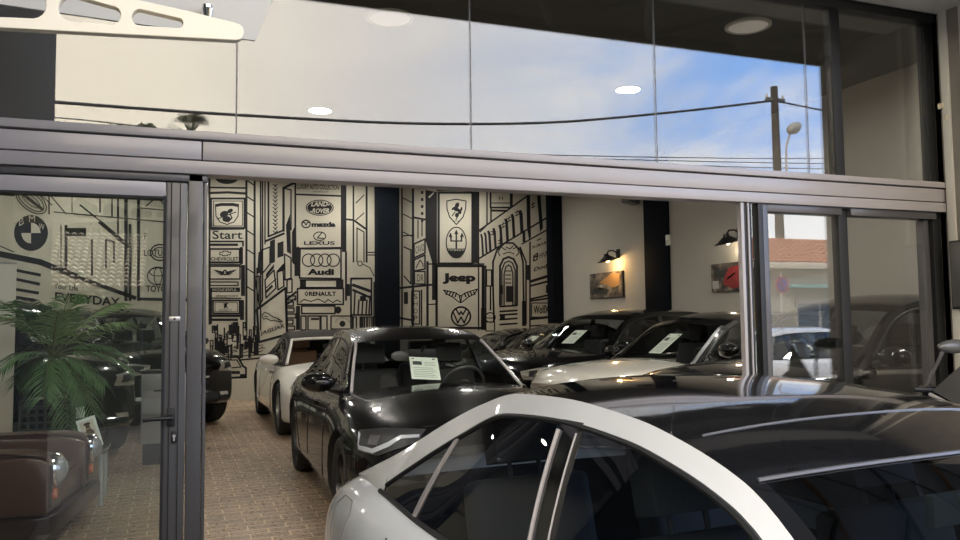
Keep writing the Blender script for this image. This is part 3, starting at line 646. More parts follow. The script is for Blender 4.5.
def seat_parts(root, x, y, z, m):
    b = MB()
    T = Matrix.Translation((x, y, z)) @ Matrix.Rotation(math.radians(-14), 4, 'Y')
    b.box(-.06, .06, -.24, .24, -.05, .58, T=T)
    b.box(.0, .48, -.25, .25, -.12, .02, T=Matrix.Translation((x, y, z)))
    s = b.build('seat', m, root, bevel=.045, seg=3)
    h = MB(); h.box(-.05, .045, -.13, .13, .63, .80, T=T); h.cyl(T @ V((0, -.06, .56)), T @ V((0, -.06, .66)), .009, n=8); h.cyl(T @ V((0, .06, .56)), T @ V((0, .06, .66)), .009, n=8)
    h.build('headrest', m, s, bevel=.03, seg=3)
def car(name, loc, a, spec, paint, label, roofm=None, archm=None, glassm=None, sglassm=None, seatm=None, rimm=None, front=(), side=True, decals=(), group=None, cat='car', mirrors=True, wheels=True, open_roof=False, lines=()):
    S = spec; roofm = roofm or paint; archm = archm or paint; glassm = glassm or M_CGLASS; sglassm = sglassm or M_CGLASSD; seatm = seatm or M_SEATD; rimm = rimm or M_RIM
    root = empty(name, loc, a-PI/2, label, cat, group)
    zs, zc, w, ws, zb = (pchip(S[k]) for k in ('zs', 'zc', 'w', 'ws', 'zb'))
    fa, ra, R, x0, x1, hw = S['fa'], S['ra'], S['R'], S['x0'], S['x1'], S['hw']
    aT = pchip([(p[0], p[2]) for p in S['arch']]); aY = pchip([(p[0], p[1]) for p in S['arch']])
    xa, xc = S['arch'][0][0], S['arch'][-1][0]
    # lower body
    NX = 84; xs = []
    for i in range(NX+1):
        t = i/NX; xs.append(lerp(x0, x1, .5-.5*math.cos(PI*t)*(.82)-.0+(.5-t)*-.18 if False else t))
    xs = [x0+(x1-x0)*((t-.09*math.sin(2*PI*t)/1.0) if True else t) for t in [i/NX for i in range(NX+1)]]
    def bend(x, y):
        fy = min(1, abs(y)/hw)
        if x > fa: x = x-S['kf']*fy**2.4*((x-fa)/(x1-fa))**1.3
        if x < ra: x = x+S['kr']*fy**2.4*((ra-x)/(ra-x0))**1.3
        return x
    def section(x):
        W_, s_, c_, b_, ww = w(x), zs(x), zc(x), zb(x), ws(x); h = s_-b_
        e = max(0, (x-(x1-.16))/.16, ((x0+.13)-x)/.13); e = 1-math.sqrt(max(0, 1-min(1, e)**2)); k = 1-.16*e
        fl = .022*(math.exp(-((x-fa)/.36)**2)+math.exp(-((x-ra)/.36)**2))
        rows = [(0, b_), (W_*.6, b_), (W_-.09, b_+.005), (W_-.03, b_+.05*h), (W_-.005+fl*.4, b_+.16*h), (W_+fl, b_+.34*h), (W_+fl, b_+.55*h), (W_-.012+fl*.5, b_+.72*h), (W_-.03, b_+.84*h), (lerp(W_, ww, .55), b_+.94*h), (ww+.012, s_-.012), (ww-.03, s_+.004)]
        if c_ > s_-.02:
            for q in (.86, .7, .5, .25, 0): rows.append((ww*q, s_+(c_-s_)*(1-q**2.2)))
        else:
            for q in (.90, .87, .84, .4, 0): rows.append((ww*q, lerp(s_, c_, {.90: .25, .87: .6, .84: .95}.get(q, 1))))
        zm = b_+.45*h
        return [(y*(1-.05*e), zm+(z-zm)*k) for y, z in rows]
    body = MB(); rowsL = []
    for x in xs:
        sec = section(x); full = [(-y, z) for y, z in sec]+[(y, z) for y, z in sec[-2:0:-1]]
        rowsL.append([(bend(x, y), y, z) for y, z in full])
    body.grid(rowsL, close=True)
    n = len(rowsL[0]); o = body
    for rr in (rowsL[0], rowsL[-1]):
        c = V((sum(p[0] for p in rr)/n+(.02 if rr is rowsL[-1] else -.02), 0, sum(p[2] for p in rr)/n))
        body.add(rr+[c], [(i, (i+1) % n, n) for i in range(n)])
    bo = body.build('body', [paint, M_DARK], root, ang=50)
    # wheel wells
    if wheels:
        cut = MB()
        for wx in (fa, ra):
            for sy in (-1, 1): cut.cyl((wx, sy*(hw-.30), R+.01), (wx, sy*(hw+.25), R+.01), R*1.10, n=40)
        cb = cut.build('cutter', M_DARK, None)
        md = bo.modifiers.new('wells', 'BOOLEAN'); md.operation = 'DIFFERENCE'; md.object = cb; md.solver = 'EXACT'
        bo.parent = None
        dg = bpy.context.evaluated_depsgraph_get(); me = bpy.data.meshes.new_from_object(bo.evaluated_get(dg))
        bo.modifiers.clear(); old = bo.data; bo.data = me; bo.parent = root; bpy.data.meshes.remove(old)
        mc = cb.data; bpy.data.objects.remove(cb); bpy.data.meshes.remove(mc)
        me.name = 'body'
        me.materials.clear(); me.materials.append(paint); me.materials.append(M_DARK)
    me = bo.data
    bm = bmesh.new(); bm.from_mesh(me)
    for f in bm.faces:
        c = f.calc_center_median(); f.smooth = True; f.material_index = 0
        if wheels:
            for wx in (fa, ra):
                d = math.hypot(c.x-wx, c.z-(R+.01))
                if d < R*1.115 and abs(c.y) < hw-.02 and abs(c.y) > hw-.31 and d > R*1.05: f.material_index = 1
                if d < R*1.1 and abs(abs(c.y)-(hw-.30)) < .01: f.material_index = 1
        if xc+.1 < c.x < xa-.06 and abs(c.y) < ws(c.x)*.93 and c.z > zb(c.x)+.15 and c.z < zs(c.x)+.001: f.material_index = 1
    for e in bm.edges:
        e.smooth = not (len(e.link_faces) == 2 and e.calc_face_angle(0) > math.radians(48))
    bm.to_mesh(me)
    bvh = BVHTree.FromBMesh(bm); bm.free()
    if wheels:
        for wx in (fa, ra):
            for sy in (-1, 1): wheel_parts(root, wx, sy*(hw-S['tw']/2-.015), R, S['tw'], sy, rimm)
    # greenhouse: top surface
    hx, rx, gx, cr = S['hx'], S['rx'], S['gx'], S['crown']
    sts = sorted({round(v, 4) for v in [xa+(xc-xa)*i/70 for i in range(71)]+[hx, rx, gx]}, reverse=True)
    def crown(x):
        if x > hx: return lerp(cr*.55, .03, (x-hx)/(xa-hx))
        if x > rx: return lerp(cr, cr*.55, max(0, 1-(hx-x)/.35)) if x > hx-.35 else cr
        return lerp(cr, .035, (rx-x)/(rx-xc))
    def bow(x):
        if x > hx: return lerp(S['bowf']*.55, S['bowf'], (x-hx)/(xa-hx))
        if x > rx: return S['bowf']*.55*((x-rx)/(hx-rx))+S['bowr']*.4*((hx-x)/(hx-rx))
        return lerp(S['bowr']*.4, S['bowr'], (rx-x)/(rx-xc))
    ss = [-1, -.965, -.93, -.8, -.6, -.4, -.2, 0, .2, .4, .6, .8, .93, .965, 1]
    def topP(x, s): return (x+bow(x)*(1-s*s), s*aY(x), aT(x)+crown(x)*(1-abs(s)**2.4))
    parts = {'windshield': MB(), 'roof': MB(), 'rear_window': MB(), 'front_pillarL': MB(), 'front_pillarR': MB(), 'rear_pillarL': MB(), 'rear_pillarR': MB(), 'rear_deck': MB()}
    for i in range(len(sts)-1):
        xa_, xb_ = sts[i], sts[i+1]; xm = (xa_+xb_)/2
        for j in range(len(ss)-1):
            sm = abs(ss[j]+ss[j+1])/2
            k = ('front_pillar' if xm > hx else 'rear_pillar')+('L' if ss[j]+ss[j+1] > 0 else 'R') if sm > .93 else 'rear_deck'
            if xm > hx and sm < .93: k = 'windshield'
            elif rx < xm <= hx: k = 'roof'
            elif gx < xm <= rx and sm < .93: k = 'rear_window'
            parts[k].add([topP(xa_, ss[j]), topP(xa_, ss[j+1]), topP(xb_, ss[j+1]), topP(xb_, ss[j])], [(0, 1, 2, 3)])
    fr = pchip(S['frame'])
    def belt(x): return (ws(x)-.022, zs(x)-.004)
    def sideP(x, z, sy):
        by, bz = belt(x); ty, tz = aY(x), aT(x); t = (z-bz)/max(1e-4, tz-bz)
        return (x, sy*(lerp(by, ty, t)+.02*4*t*(1-t)), z)
    sgs, sfs = [], []; trim = []
    for sy in (-1, 1):
        prev = None; sg = MB(); sf = MB(); sgs.append(sg); sfs.append(sf)
        for x in sts:
            b0 = belt(x)[1]; t1 = aT(x)
            if t1 < b0: t1 = b0
            g0 = b0+S['bz']; g1 = max(g0, t1-fr(x))
            if not (S['dlo'][0] <= x <= S['dlo'][1]): g0 = g1 = b0+(t1-b0)*.4 if t1-b0 > .02 else b0
            col = [sideP(x, z, sy) for z in (b0, g0, lerp(g0, g1, .33), lerp(g0, g1, .66), g1, t1)]
            if prev:
                for k in range(5):
                    q = [prev[0][k], prev[0][k+1], col[k+1], col[k]]
                    isg = 0 < k < 4 and (prev[2] > .012 or g1-g0 > .012)
                    if 0 < k < 4 and not isg: continue
                    (sg if isg else sf).add(q, [(0, 1, 2, 3)])
            prev = (col, x, g1-g0)
        tb = [sideP(x, belt(x)[1]+S['bz']*.6, sy) for x in sts if S['dlo'][0]-.03 <= x <= S['dlo'][1]+.02]
        tt = [sideP(x, max(belt(x)[1]+S['bz'], aT(x)-fr(x)), sy) for x in sts if S['dlo'][0] <= x <= S['dlo'][1]]
        trim.append((tb, tt))
    go = {}
    if not open_roof or True:
        m_of = {'windshield': glassm, 'roof': roofm, 'rear_window': sglassm if not S.get('soft') else roofm, 'front_pillarL': S.get('pm', roofm), 'front_pillarR': S.get('pm', roofm), 'rear_pillarL': S.get('pm', roofm), 'rear_pillarR': S.get('pm', roofm), 'rear_deck': roofm if S.get('soft') else paint}
        for k, mb in parts.items(): go[k] = mb.build(k.rstrip('LR'), m_of[k], root, ang=60)
        for q_ in sfs: q_.build('window_frame', archm, root, ang=60)
        for q_ in sgs: q_.build('side_window', sglassm, root, ang=60)
        for tb, tt in trim:
            MB().tube(tb, .011, 6).build('belt_trim', S.get('trimm', M_BLACK), root); MB().tube(tt, .009, 6).build('window_trim', S.get('trimm', M_BLACK), root)
    for sy in (-1, 1):
        for xb_, xt_, wd in S['pillars']:
            P = []; pm = MB()
            for k in range(9):
                t = k/8; xm = lerp(xb_, xt_, t); z = lerp(belt(xm)[1]+S['bz'], aT(xm)-fr(xm)+.01, t)
                r = []
                for d in (-wd/2, wd/2):
                    p = sideP(xm+d, z, sy); r.append((p[0], p[1]+sy*.005, p[2]))
                P.append(r)
            slab2(pm, P, sy); pm.build('door_pillar', S.get('pilm', M_PROOF), root, ang=60)
    for st in S.get('strips', ()):            # pale window dividers
        for sy in (-1, 1):
            P = []; mb = MB()
            for k in range(9):
                t = k/8; xm = lerp(st[0], st[1], t); z = lerp(belt(xm)[1]+S['bz'], aT(xm)-fr(xm), t)
                P.append([(sideP(xm+d, z, sy)[0], sideP(xm+d, z, sy)[1]+sy*.007, z) for d in (-st[2]/2, st[2]/2)])
            slab2(mb, P, sy); mb.build('window_divider', st[3], root, ang=60)
    # cabin
    for x, y in S['seats']: seat_parts(root, x, y, S['seatz'], seatm)
    dz = zs(xa)+.0
    MB().box(xa-.42, xa-.04, -ws(xa)*.86, ws(xa)*.86, dz-.24, dz-.01).build('dashboard', M_DARK, root, bevel=.05, seg=3)
    sw = MB(); T = Matrix.Translation((xa-.52, .37, dz+.0)) @ Matrix.Rotation(math.radians(-62), 4, 'Y')
    ring = [T @ V((.185*math.cos(2*PI*i/28), .185*math.sin(2*PI*i/28), 0)) for i in range(29)]
    sw.tube(ring, .014, 8); sw.tube([T @ V((-.18, 0, 0)), T @ V((0, 0, -.02)), T @ V((.0, .18, 0))], .012, 6); sw.tube([T @ V((0, 0, -.02)), T @ V((0, -.18, 0))], .012, 6)
    sw.cyl(T @ V((0, 0, -.03)), T @ V((0, 0, .01)), .06, n=18)
    sw.build('steering_wheel', M_STILE, root)
    mp = topP(hx+.10, 0)
    MB().box(mp[0]-.10, mp[0]-.075, -.12, .12, mp[2]-.105, mp[2]-.035).cyl((mp[0]-.08, 0, mp[2]-.06), (mp[0]-.01, 0, mp[2]-.005), .012, n=8).build('rear_view_mirror', S.get('rvm', M_BLACK), root, bevel=.01)
    MB().box(mp[0]-.1035, mp[0]-.101, -.105, .105, mp[2]-.097, mp[2]-.043).build('mirror_glass', M_CHROME, root, smooth=False)
    # door mirrors
    if mirrors:
        for sy in ((-1, 1) if not S.get('one_mirror') else (-1,)):
            xm = xa-.17; by, bz = belt(xm); T = Matrix.Translation((xm, sy*(by+.17), bz+.10)) @ Matrix.Rotation(sy*.12, 4, 'Z')
            mb = MB(); mb.ball((0, 0, 0), (.085, .135, .075), 18)
            mb.v = [tuple(T @ V((max(-.05, p[0]), p[1], p[2]))) for p in mb.v]
            mo = mb.build('door_mirror', S.get('mirm', paint), root)
            MB().cyl((xm+.02, sy*(by-.01), bz+.035), (xm, sy*(by+.12), bz+.06), .028, .022, n=10).build('mirror_arm', M_BLACK, mo)
            g = MB(); g.ball((0, 0, 0), (.003, .115, .060), 16); g.v = [tuple(T @ V((p[0]-.052, p[1], p[2]))) for p in g.v]; g.build('mirror_glass', M_CHROME, mo)
    # surface fittings found by casting on to the body
    def cast(phi, u, z, off):
        d = V((-math.cos(phi), -math.sin(phi), 0)); side_ = V((-math.sin(phi), math.cos(phi), 0)); ap = abs(math.degrees(phi)); sg_ = 1 if phi > 0 else -1
        ref = V((x1-.28, sg_*(hw-.22), 0)) if 1 < ap < 85 else V((x0+.16, sg_*(hw-.19), 0)) if ap > 95 else V((0, 0, 0))
        o_ = ref+side_*u+V((0, 0, z))-d*4
        hit, nor, _, dist = bvh.ray_cast(o_, d)
        if hit is None: return o_+d*3.4-d*off, -d
        if nor.dot(d) > 0: nor = -nor
        return hit+nor*off, nor
    def patch(phi, topl, botl, off=.006, nu=14, nv=5, depth=.02, inset=None):
        fu = lambda L, t: (lerp(L[min(int(t*(len(L)-1)), len(L)-2)][0], L[min(int(t*(len(L)-1)), len(L)-2)+1][0], t*(len(L)-1)-min(int(t*(len(L)-1)), len(L)-2)),
                           lerp(L[min(int(t*(len(L)-1)), len(L)-2)][1], L[min(int(t*(len(L)-1)), len(L)-2)+1][1], t*(len(L)-1)-min(int(t*(len(L)-1)), len(L)-2)))
        P, Q = [], []
        for j in range(nv+1):
            r, q = [], []
            for i in range(nu+1):
                a_, b_ = fu(topl, i/nu), fu(botl, i/nu); t = j/nv
                p, nn = cast(phi, lerp(a_[0], b_[0], t), lerp(a_[1], b_[1], t), off); r.append(p); q.append(p-nn*depth)
            P.append(r); Q.append(q)
        return P, Q
    def skin(mb, P, Q, mi=0):
        mb.grid(P, mi)
        bd = [(0, i) for i in range(len(P[0]))]+[(j, len(P[0])-1) for j in range(1, len(P))]+[(len(P)-1, i) for i in range(len(P[0])-2, -1, -1)]+[(j, 0) for j in range(len(P)-2, 0, -1)]
        for a_, b_ in zip(bd, bd[1:]+bd[:1]):
            mb.add([P[a_[0]][a_[1]], P[b_[0]][b_[1]], Q[b_[0]][b_[1]], Q[a_[0]][a_[1]]], [(0, 1, 2, 3)], mi)
    for dcl in decals:
        nm, m, phi, tl, bl = dcl[:5]; kw = dcl[5] if len(dcl) > 5 else {}
        kw = dict(kw); both = kw.pop('both', True); par = kw.pop('on', None); lab = kw.pop('label', None)
        for sy in ((-1, 1) if both else (1,)):
            mb = MB(); P, Q = patch(sy*phi, [(sy*u, z) for u, z in tl], [(sy*u, z) for u, z in bl], **kw); skin(mb, P, Q)
            o_ = mb.build(nm, m, root, ang=50)
            if lab: o_['label'] = lab
    for nm, m, phi, pts, wd in lines:
        for sy in (-1, 1):
            mb = MB(); tp = []
            for (u0, z0), (u1, z1) in zip(pts[:-1], pts[1:]):
                for i in range(6): tp.append(cast(sy*phi, sy*lerp(u0, u1, i/6), lerp(z0, z1, i/6), .001)[0])
            tp.append(cast(sy*phi, sy*pts[-1][0], pts[-1][1], .001)[0])
            mb.tube(tp, wd, 5); mb.build(nm, m, root)
    root['topP'] = 0; del root['topP']
    return root, dict(topP=topP, sideP=sideP, belt=belt, cast=cast, hx=hx, xa=xa)
def world(root, p):
    return Matrix.Translation(root.location) @ Matrix.Rotation(root.rotation_euler.z, 4, 'Z') @ V(p)
HP = PI/2
# side view (phi = 90 degrees): u is -x for +y side... cast() uses side_ = (-sin, cos): at phi=+90 u runs along -x
def sx(*pts): return [(-x, z) for x, z in pts]
def door_lines(xf, xm, xr, zt, zb_):
    return [('door_gap', M_GASKET, HP, sx((xf, zt), (xf-.02, lerp(zt, zb_, .5)), (xf-.06, zb_)), .004), ('door_gap', M_GASKET, HP, sx((xm, zt), (xm-.02, zb_)), .004),
            ('door_gap', M_GASKET, HP, sx((xr, zt), (xr+.16, lerp(zt, zb_, .45)), (xr+.34, zb_)), .004)]
def handles(xs_, z, m):
    return [('door_handle', m, HP, sx((x-.10, z+.018), (x+.10, z+.018)), sx((x-.10, z-.012), (x+.10, z-.012)), dict(off=.022, depth=.03, nv=2)) for x in xs_]
# ---- white saloon in the foreground
C1 = V((1.65, 1.77, GZ))
fg_dec = [('tail_lamp', M_RED, math.radians(155), [(-.10, .76), (.20, .80)], [(-.06, .64), (.20, .66)], dict(off=.008)),
  ('head_lamp', M_LAMPW, math.radians(35), [(-0.18, .72), (0.04, .78), (0.2, .80)], [(-0.16, .62), (0.02, .63), (0.18, .68)], dict(off=.008)),
  ('grille', M_BLACK, 0, [(-.42, .66), (0, .68), (.42, .66)], [(-.34, .44), (0, .42), (.34, .44)], dict(off=.008, both=False)),
  ('bumper_intake', M_BLACK, 0, [(.45, .42), (.68, .46)], [(.42, .30), (.64, .32)], dict(off=.006)),
  ]+handles((-.05, -1.02), .80, M_PWHITE)
fgspec = dict(SEDAN); fgspec.update(rvm=M_PAPER, pm=M_PROOF, strips=[(-1.115, -1.04, .026, M_FRAME)], pilm=M_PROOF, pillars=[(-.25, -.31, .10)], trimm=M_GASKET)  # rear-view mirror housing painted pale to imitate a reflection on it
fg, F1 = car('saloon_car', C1, .08, fgspec, M_PWHITE, 'white saloon car with a glossy black roof parked in front of the shop window', roofm=M_PROOF, glassm=M_CGLASSF, sglassm=M_CGLASSD, seatm=M_SEATM, decals=fg_dec, lines=door_lines(.78, -.27, -1.15, .86, .26)+[('fuel_flap', mat('flap_gap_grey', (.25, .25, .25), .5), HP, sx((-1.58, .76), (-1.57, .86), (-1.62, .90), (-1.74, .90), (-1.79, .86), (-1.79, .76), (-1.74, .72), (-1.62, .72), (-1.58, .76)), .0025)])
# bright edging that the black pillar carries, and a roof seam behind the windshield
for sy in (-1, 1):
    for xt, xb in ((-.262, -.205), (-.355, -.295)):
        mb = MB(); mb.tube([(lambda p: (p[0], p[1]+sy*.009, p[2]))(F1['sideP'](lerp(xb, xt, t/8), lerp(.925, 1.315, t/8), sy)) for t in range(9)], .003 if xt > -.3 else .0065, 6); mb.build('pillar_edging', M_FRAME, fg)
mb = MB(); mb.tube([(lambda p: (p[0], p[1], p[2]+.0005))(F1['topP'](.125, s/10)) for s in range(-9, 10)], .0028, 5)
mb.build('roof_seam', M_STILE, fg)
mb = MB(); mb.tube([(lambda p: (p[0], p[1], p[2]+.002))(F1['topP'](.345, s/20)) for s in range(-19, 20)], .0055, 6); mb.build('windshield_edging', M_STILE, fg)
# ---- black saloon in the middle of the opening
bk_dec = [('head_lamp', M_BLACK, math.radians(38), [(.26, .775), (.06, .80), (-.22, .80)], [(.24, .66), (.04, .65), (-.20, .73)], dict(off=.006)),
  ('light_bar', M_DRL, math.radians(38), [(.262, .765), (.225, .694), (.09, .682), (-.01, .722), (-.08, .762), (-.20, .768)], [(.240, .755), (.215, .668), (.08, .657), (-.025, .700), (-.09, .745), (-.20, .754)], dict(off=.012, nu=20, nv=2, depth=.015)),
  ('lamp_projector', M_STILE, math.radians(38), [(.14, .755), (.06, .757)], [(.14, .705), (.06, .705)], dict(off=.010, nv=3, nu=4)),
  ('kidney_grille', M_BLACK, 0, [(.03, .66), (.12, .67), (.26, .655)], [(.04, .46), (.12, .44), (.24, .47)], dict(off=.012)),
  ('grille_edge', M_STILE, 0, [(.025, .672), (.12, .682), (.27, .667)], [(.03, .66), (.12, .67), (.265, .655)], dict(off=.016, nv=1)),
  ('bumper_intake', M_BLACK, math.radians(20), [(-0.2, .42), (0.07, .46)], [(-0.22, .28), (0.05, .32)], dict(off=.006)),
  ('number_plate', M_PAPER, 0, [(-.26, .41), (.26, .41)], [(-.26, .30), (.26, .30)], dict(off=.014, both=False)),
  ]+handles((.0, -.98), .80, M_PBLACK)
bkspec = variant(SEDAN, 1.0, 1.0, 1.0, R=.345, hx=.30, frame=[(-1.88, .12), (-1.2, .08), (.98, .045)])
bkspec['arch'] = [(.86, .735, .94), (.56, .66, 1.13), (.27, .585, 1.305), (.08, .568, 1.36), (-.15, .56, 1.395), (-.45, .555, 1.405), (-.8, .55, 1.38), (-1.1, .55, 1.30), (-1.4, .57, 1.18), (-1.65, .61, 1.06), (-1.9, .68, .945)]
bkspec['one_mirror'] = True; bkspec['hx'] = .265; bkspec['dlo'] = (-1.55, .66)
bkspec['zc'] = [(-2.32, .88), (-2.1, .965), (-1.86, .99), (-1.72, .93), (-1.60, .56), (.66, .56), (.80, .93), (.92, 1.0), (1.3, .985), (1.8, .90), (2.1, .84), (2.30, .72)]
bkspec['zs'] = [(-2.32, .83), (-2.1, .915), (-1.85, .957), (-1.5, .945), (-1.0, .915), (0, .90), (.9, .925), (1.3, .90), (1.8, .835), (2.1, .78), (2.30, .70)]
bk, B1 = car('saloon_car', V((2.02, 7.01, 0)), -.03, bkspec, M_PBLACK, 'black saloon car facing out of the open doorway with a price sheet in its windshield', seatm=M_SEATD, glassm=M_CGLASS, decals=bk_dec, lines=door_lines(.70, -.25, -1.15, .86, .26))
for sy in (-1, 1): MB().tube([(lambda p: (p[0]+.004, p[1], p[2]+.004))(B1['topP'](lerp(.86, .27, t/12), sy*.95)) for t in range(13)], .012, 6).build('pillar_edging', M_FRAME, bk)
def sheet(root, F, s, t, wd, ht, label, group=None, tilt=0.):
    """price sheet standing behind the windshield: s across, t up the glass"""
    x = lerp(F['xa'], F['hx'], t); p = V(F['topP'](x, s)); q = V(F['topP'](lerp(F['xa'], F['hx'], t+.3), s))
    up = (q-p).normalized(); rt = V((0, 1, 0)); nn = up.cross(rt).normalized()
    if nn.z < 0: nn = -nn
    if tilt:
        Rm = Matrix.Rotation(tilt, 3, nn); up = Rm @ up; rt = Rm @ rt
    o = p-nn*.028; T = Matrix.Rotation(root.rotation_euler.z, 4, 'Z')
    mb = MB()
    def quad(u0, v0, u1, v1, k, mi): mb.prism([o+rt*u+up*v+nn*(.0012*k) for u, v in ((u0, v0), (u1, v0), (u1, v1), (u0, v1))], nn*.001, mi)
    quad(-wd/2, 0, wd/2, ht, 0, 0); quad(-wd*.40, ht*.64, -wd*.08, ht*.80, 1, 2)
    for i in range(3): quad(.0, ht*(.62+.07*i), wd*.38, ht*(.632+.07*i), 1, 1)
    for i in range(6): quad(-wd*.40, ht*(.10+.08*i), wd*(.40-.06*(i % 3)), ht*(.114+.08*i), 1, 1)
    quad(-wd*.42, ht*.90, -wd*.34, ht*.94, 1, 2); quad(wd*.30, ht*.90, wd*.40, ht*.95, 1, 2)
    c = o+up*(ht/2)
    mb.v = [tuple(T @ (V(v)-c)) for v in mb.v]
    ob = mb.build('price_sheet', [M_PAPER, M_PAPERK, M_PHOTO], None, smooth=False, merge=False); ob.location = world(root, c)
    return tag(ob, label, 'price sheet', group)
sheet(bk, B1, -.13, .20, .235, .33, 'white price sheet with a small car picture in the middle black car\'s windshield', 'price sheets behind windshields', -.13)
# ---- white cabriolet behind it
cvspec = variant(SEDAN, .99, 1.03, .96, R=.345, soft=True, pm=M_SOFT, dlo=(-1.0, .74), pillars=[], frame=[(-1.88, .14), (-.8, .09), (.98, .05)])
cv_dec = [('head_lamp', M_LAMPW, math.radians(35), [(-0.15, .74), (0.01, .76), (0.15, .745)], [(-0.13, .63), (0.01, .60), (0.15, .64)], dict(off=.008)),
  ('lamp_projector', M_BLACK, math.radians(35), [(-0.07, .72), (0.07, .72)], [(-0.07, .64), (0.07, .64)], dict(off=.014, nu=6, nv=4)),
  ('grille', M_BLACK, 0, [(-.30, .60), (0, .63), (.30, .60)], [(-.26, .38), (0, .36), (.26, .38)], dict(off=.010, both=False)),
  ('side_vent', M_CHROME, HP, sx((.78, .72), (.98, .70)), sx((.80, .66), (.96, .65)), dict(off=.006, nv=2, nu=6))]+handles((-.35,), .78, M_PCREAM)
cv, V1 = car('cabriolet_car', V((2.25, 12.55, 0)), .0, cvspec, M_PCREAM, 'cream white cabriolet with a dark soft top and tan seats by the mural wall', roofm=M_SOFT, archm=M_SOFT, seatm=M_SEATT, rimm=M_RIMS, decals=cv_dec, lines=door_lines(.72, -.75, -3, .84, .26)[:2])
mb = MB(); mb.tube([(lambda p: (p[0]+.004, p[1], p[2]+.006))(V1['topP'](V1['xa']-.02+(V1['hx']-V1['xa'])*min(1, t/12), .965)) for t in range(13)]+[(lambda p: (p[0]+.004, p[1], p[2]+.006))(V1['topP'](V1['hx'], .965*(1-t/8))) for t in range(17)]+[(lambda p: (p[0]+.004, p[1], p[2]+.006))(V1['topP'](V1['hx']+(V1['xa']-.02-V1['hx'])*t/12, -.965)) for t in range(13)], .022, 6)
mb.build('windshield_frame', M_PCREAM, cv)
# ---- two black cars at the left
sv_dec = [('head_lamp', M_LAMPW, math.radians(30), [(-0.2, .93), (0, .95), (0.2, .93)], [(-0.18, .81), (0, .80), (0.18, .84)], dict(off=.010)),
  ('lamp_projector', M_BLACK, math.radians(30), [(-.12, .915), (.06, .925)], [(-.12, .845), (.06, .85)], dict(off=.016, nu=6, nv=3)),
  ('grille', M_BLACK, 0, [(-.40, .84), (0, .85), (.40, .84)], [(-.36, .62), (0, .61), (.36, .62)], dict(off=.010, both=False)),
  ('grille_bar', M_CHROME, 0, [(-.36, .745), (0, .75), (.36, .745)], [(-.36, .715), (0, .72), (.36, .715)], dict(off=.020, both=False, nv=1)),
  ('fog_lamp', M_LAMPW, math.radians(22), [(-0.14, .50), (0, .50)], [(-0.14, .45), (0, .45)], dict(off=.010, nv=2, nu=6)),
  ('bumper_intake', M_BLACK, 0, [(-.5, .50), (.5, .50)], [(-.48, .36), (.48, .36)], dict(off=.008, both=False)),
  ('number_plate', M_PAPER, 0, [(-.26, .60), (.26, .60)], [(-.26, .49), (.26, .49)], dict(off=.022, both=False))]
suv1 = variant(SUV, 1.0, 1.0, 1.10)
s1, S1 = car('off_road_car', V((-1.98, 11.65, 0)), .42, suv1, M_PBLACK, 'black off-road car behind the potted palm, seen through the glass door', decals=sv_dec, seatm=M_SEATD)
s2, S2 = car('hatchback_car', V((-.60, 13.95, 0)), .45, variant(SUV, .88, .90, 1.08), M_PBLACK, 'black hatchback with a pale headlamp just right of the door post', decals=sv_dec, seatm=M_SEATD)
sheet(s1, S1, .35, .30, .24, .20, 'pale green sheet in the windshield of the black off-road car', 'price sheets behind windshields')
# ---- the row against the right wall, noses to the left
row_dec = [('head_lamp', M_LAMPW, math.radians(33), [(-0.22, .86), (0, .90), (0.2, .91)], [(-0.18, .77), (0, .77), (0.18, .82)], dict(off=.010)),
  ('lamp_projector', M_BLACK, math.radians(33), [(-0.1, .865), (0, .875)], [(-0.1, .80), (0, .80)], dict(off=.016, nu=5, nv=3)),
  ('grille', M_BLACK, 0, [(-.38, .76), (0, .78), (.38, .76)], [(-.32, .56), (0, .54), (.32, .56)], dict(off=.010, both=False)),
  ('bumper_intake', M_BLACK, 0, [(-.6, .46), (.6, .46)], [(-.5, .34), (.5, .34)], dict(off=.008, both=False))]
low_dec = [(d[0], d[1], d[2], [(u, z-.13) for u, z in d[3]], [(u, z-.13) for u, z in d[4]], d[5]) for d in row_dec]
rA = car('saloon_car', V((6.42, 15.25, 0)), -1.5, variant(SEDAN, .76, 1, .93), M_PBLACK, 'black saloon car farthest back in the right row, beside the mural', decals=low_dec)
rB = car('saloon_car', V((6.33, 12.80, 0)), -1.45, variant(SEDAN, .78, 1, 1.02), M_PBLACK, 'black saloon car second from the back of the right row', decals=low_dec)
rC = car('estate_car', V((5.90, 10.24, 0)), -1.30, SUV, M_PBLACK, 'tall black estate car behind the white-bonneted car', decals=row_dec)
rD = car('hatchback_car', V((5.83, 7.90, 0)), -1.48, variant(SUV, .93, .96, .955, pm=M_PDARK, mirm=M_PBLACK), M_PCREAM, 'cream white bonneted hatchback with a black roof beside the sliding door', roofm=M_PBLACK, archm=M_PBLACK, decals=row_dec)
rE = car('off_road_car', V((5.80, 5.62, 0)), -1.53, variant(SUV, .96, .96, 1.03), M_PBLACK, 'black off-road car just behind the right-hand shop window', decals=row_dec)
sheet(rB[0], rB[1], .0, .25, .24, .30, 'white price sheet in the windshield of the second black car from the back', 'price sheets behind windshields', .0)
sheet(rC[0], rC[1], .0, .25, .24, .32, 'cream price sheet in the windshield of the tall black estate car', 'price sheets behind windshields', .0)
sheet(rD[0], rD[1], .05, .22, .22, .38, 'large white price sheet in the windshield of the white-bonneted car', 'price sheets behind windshields', .0)
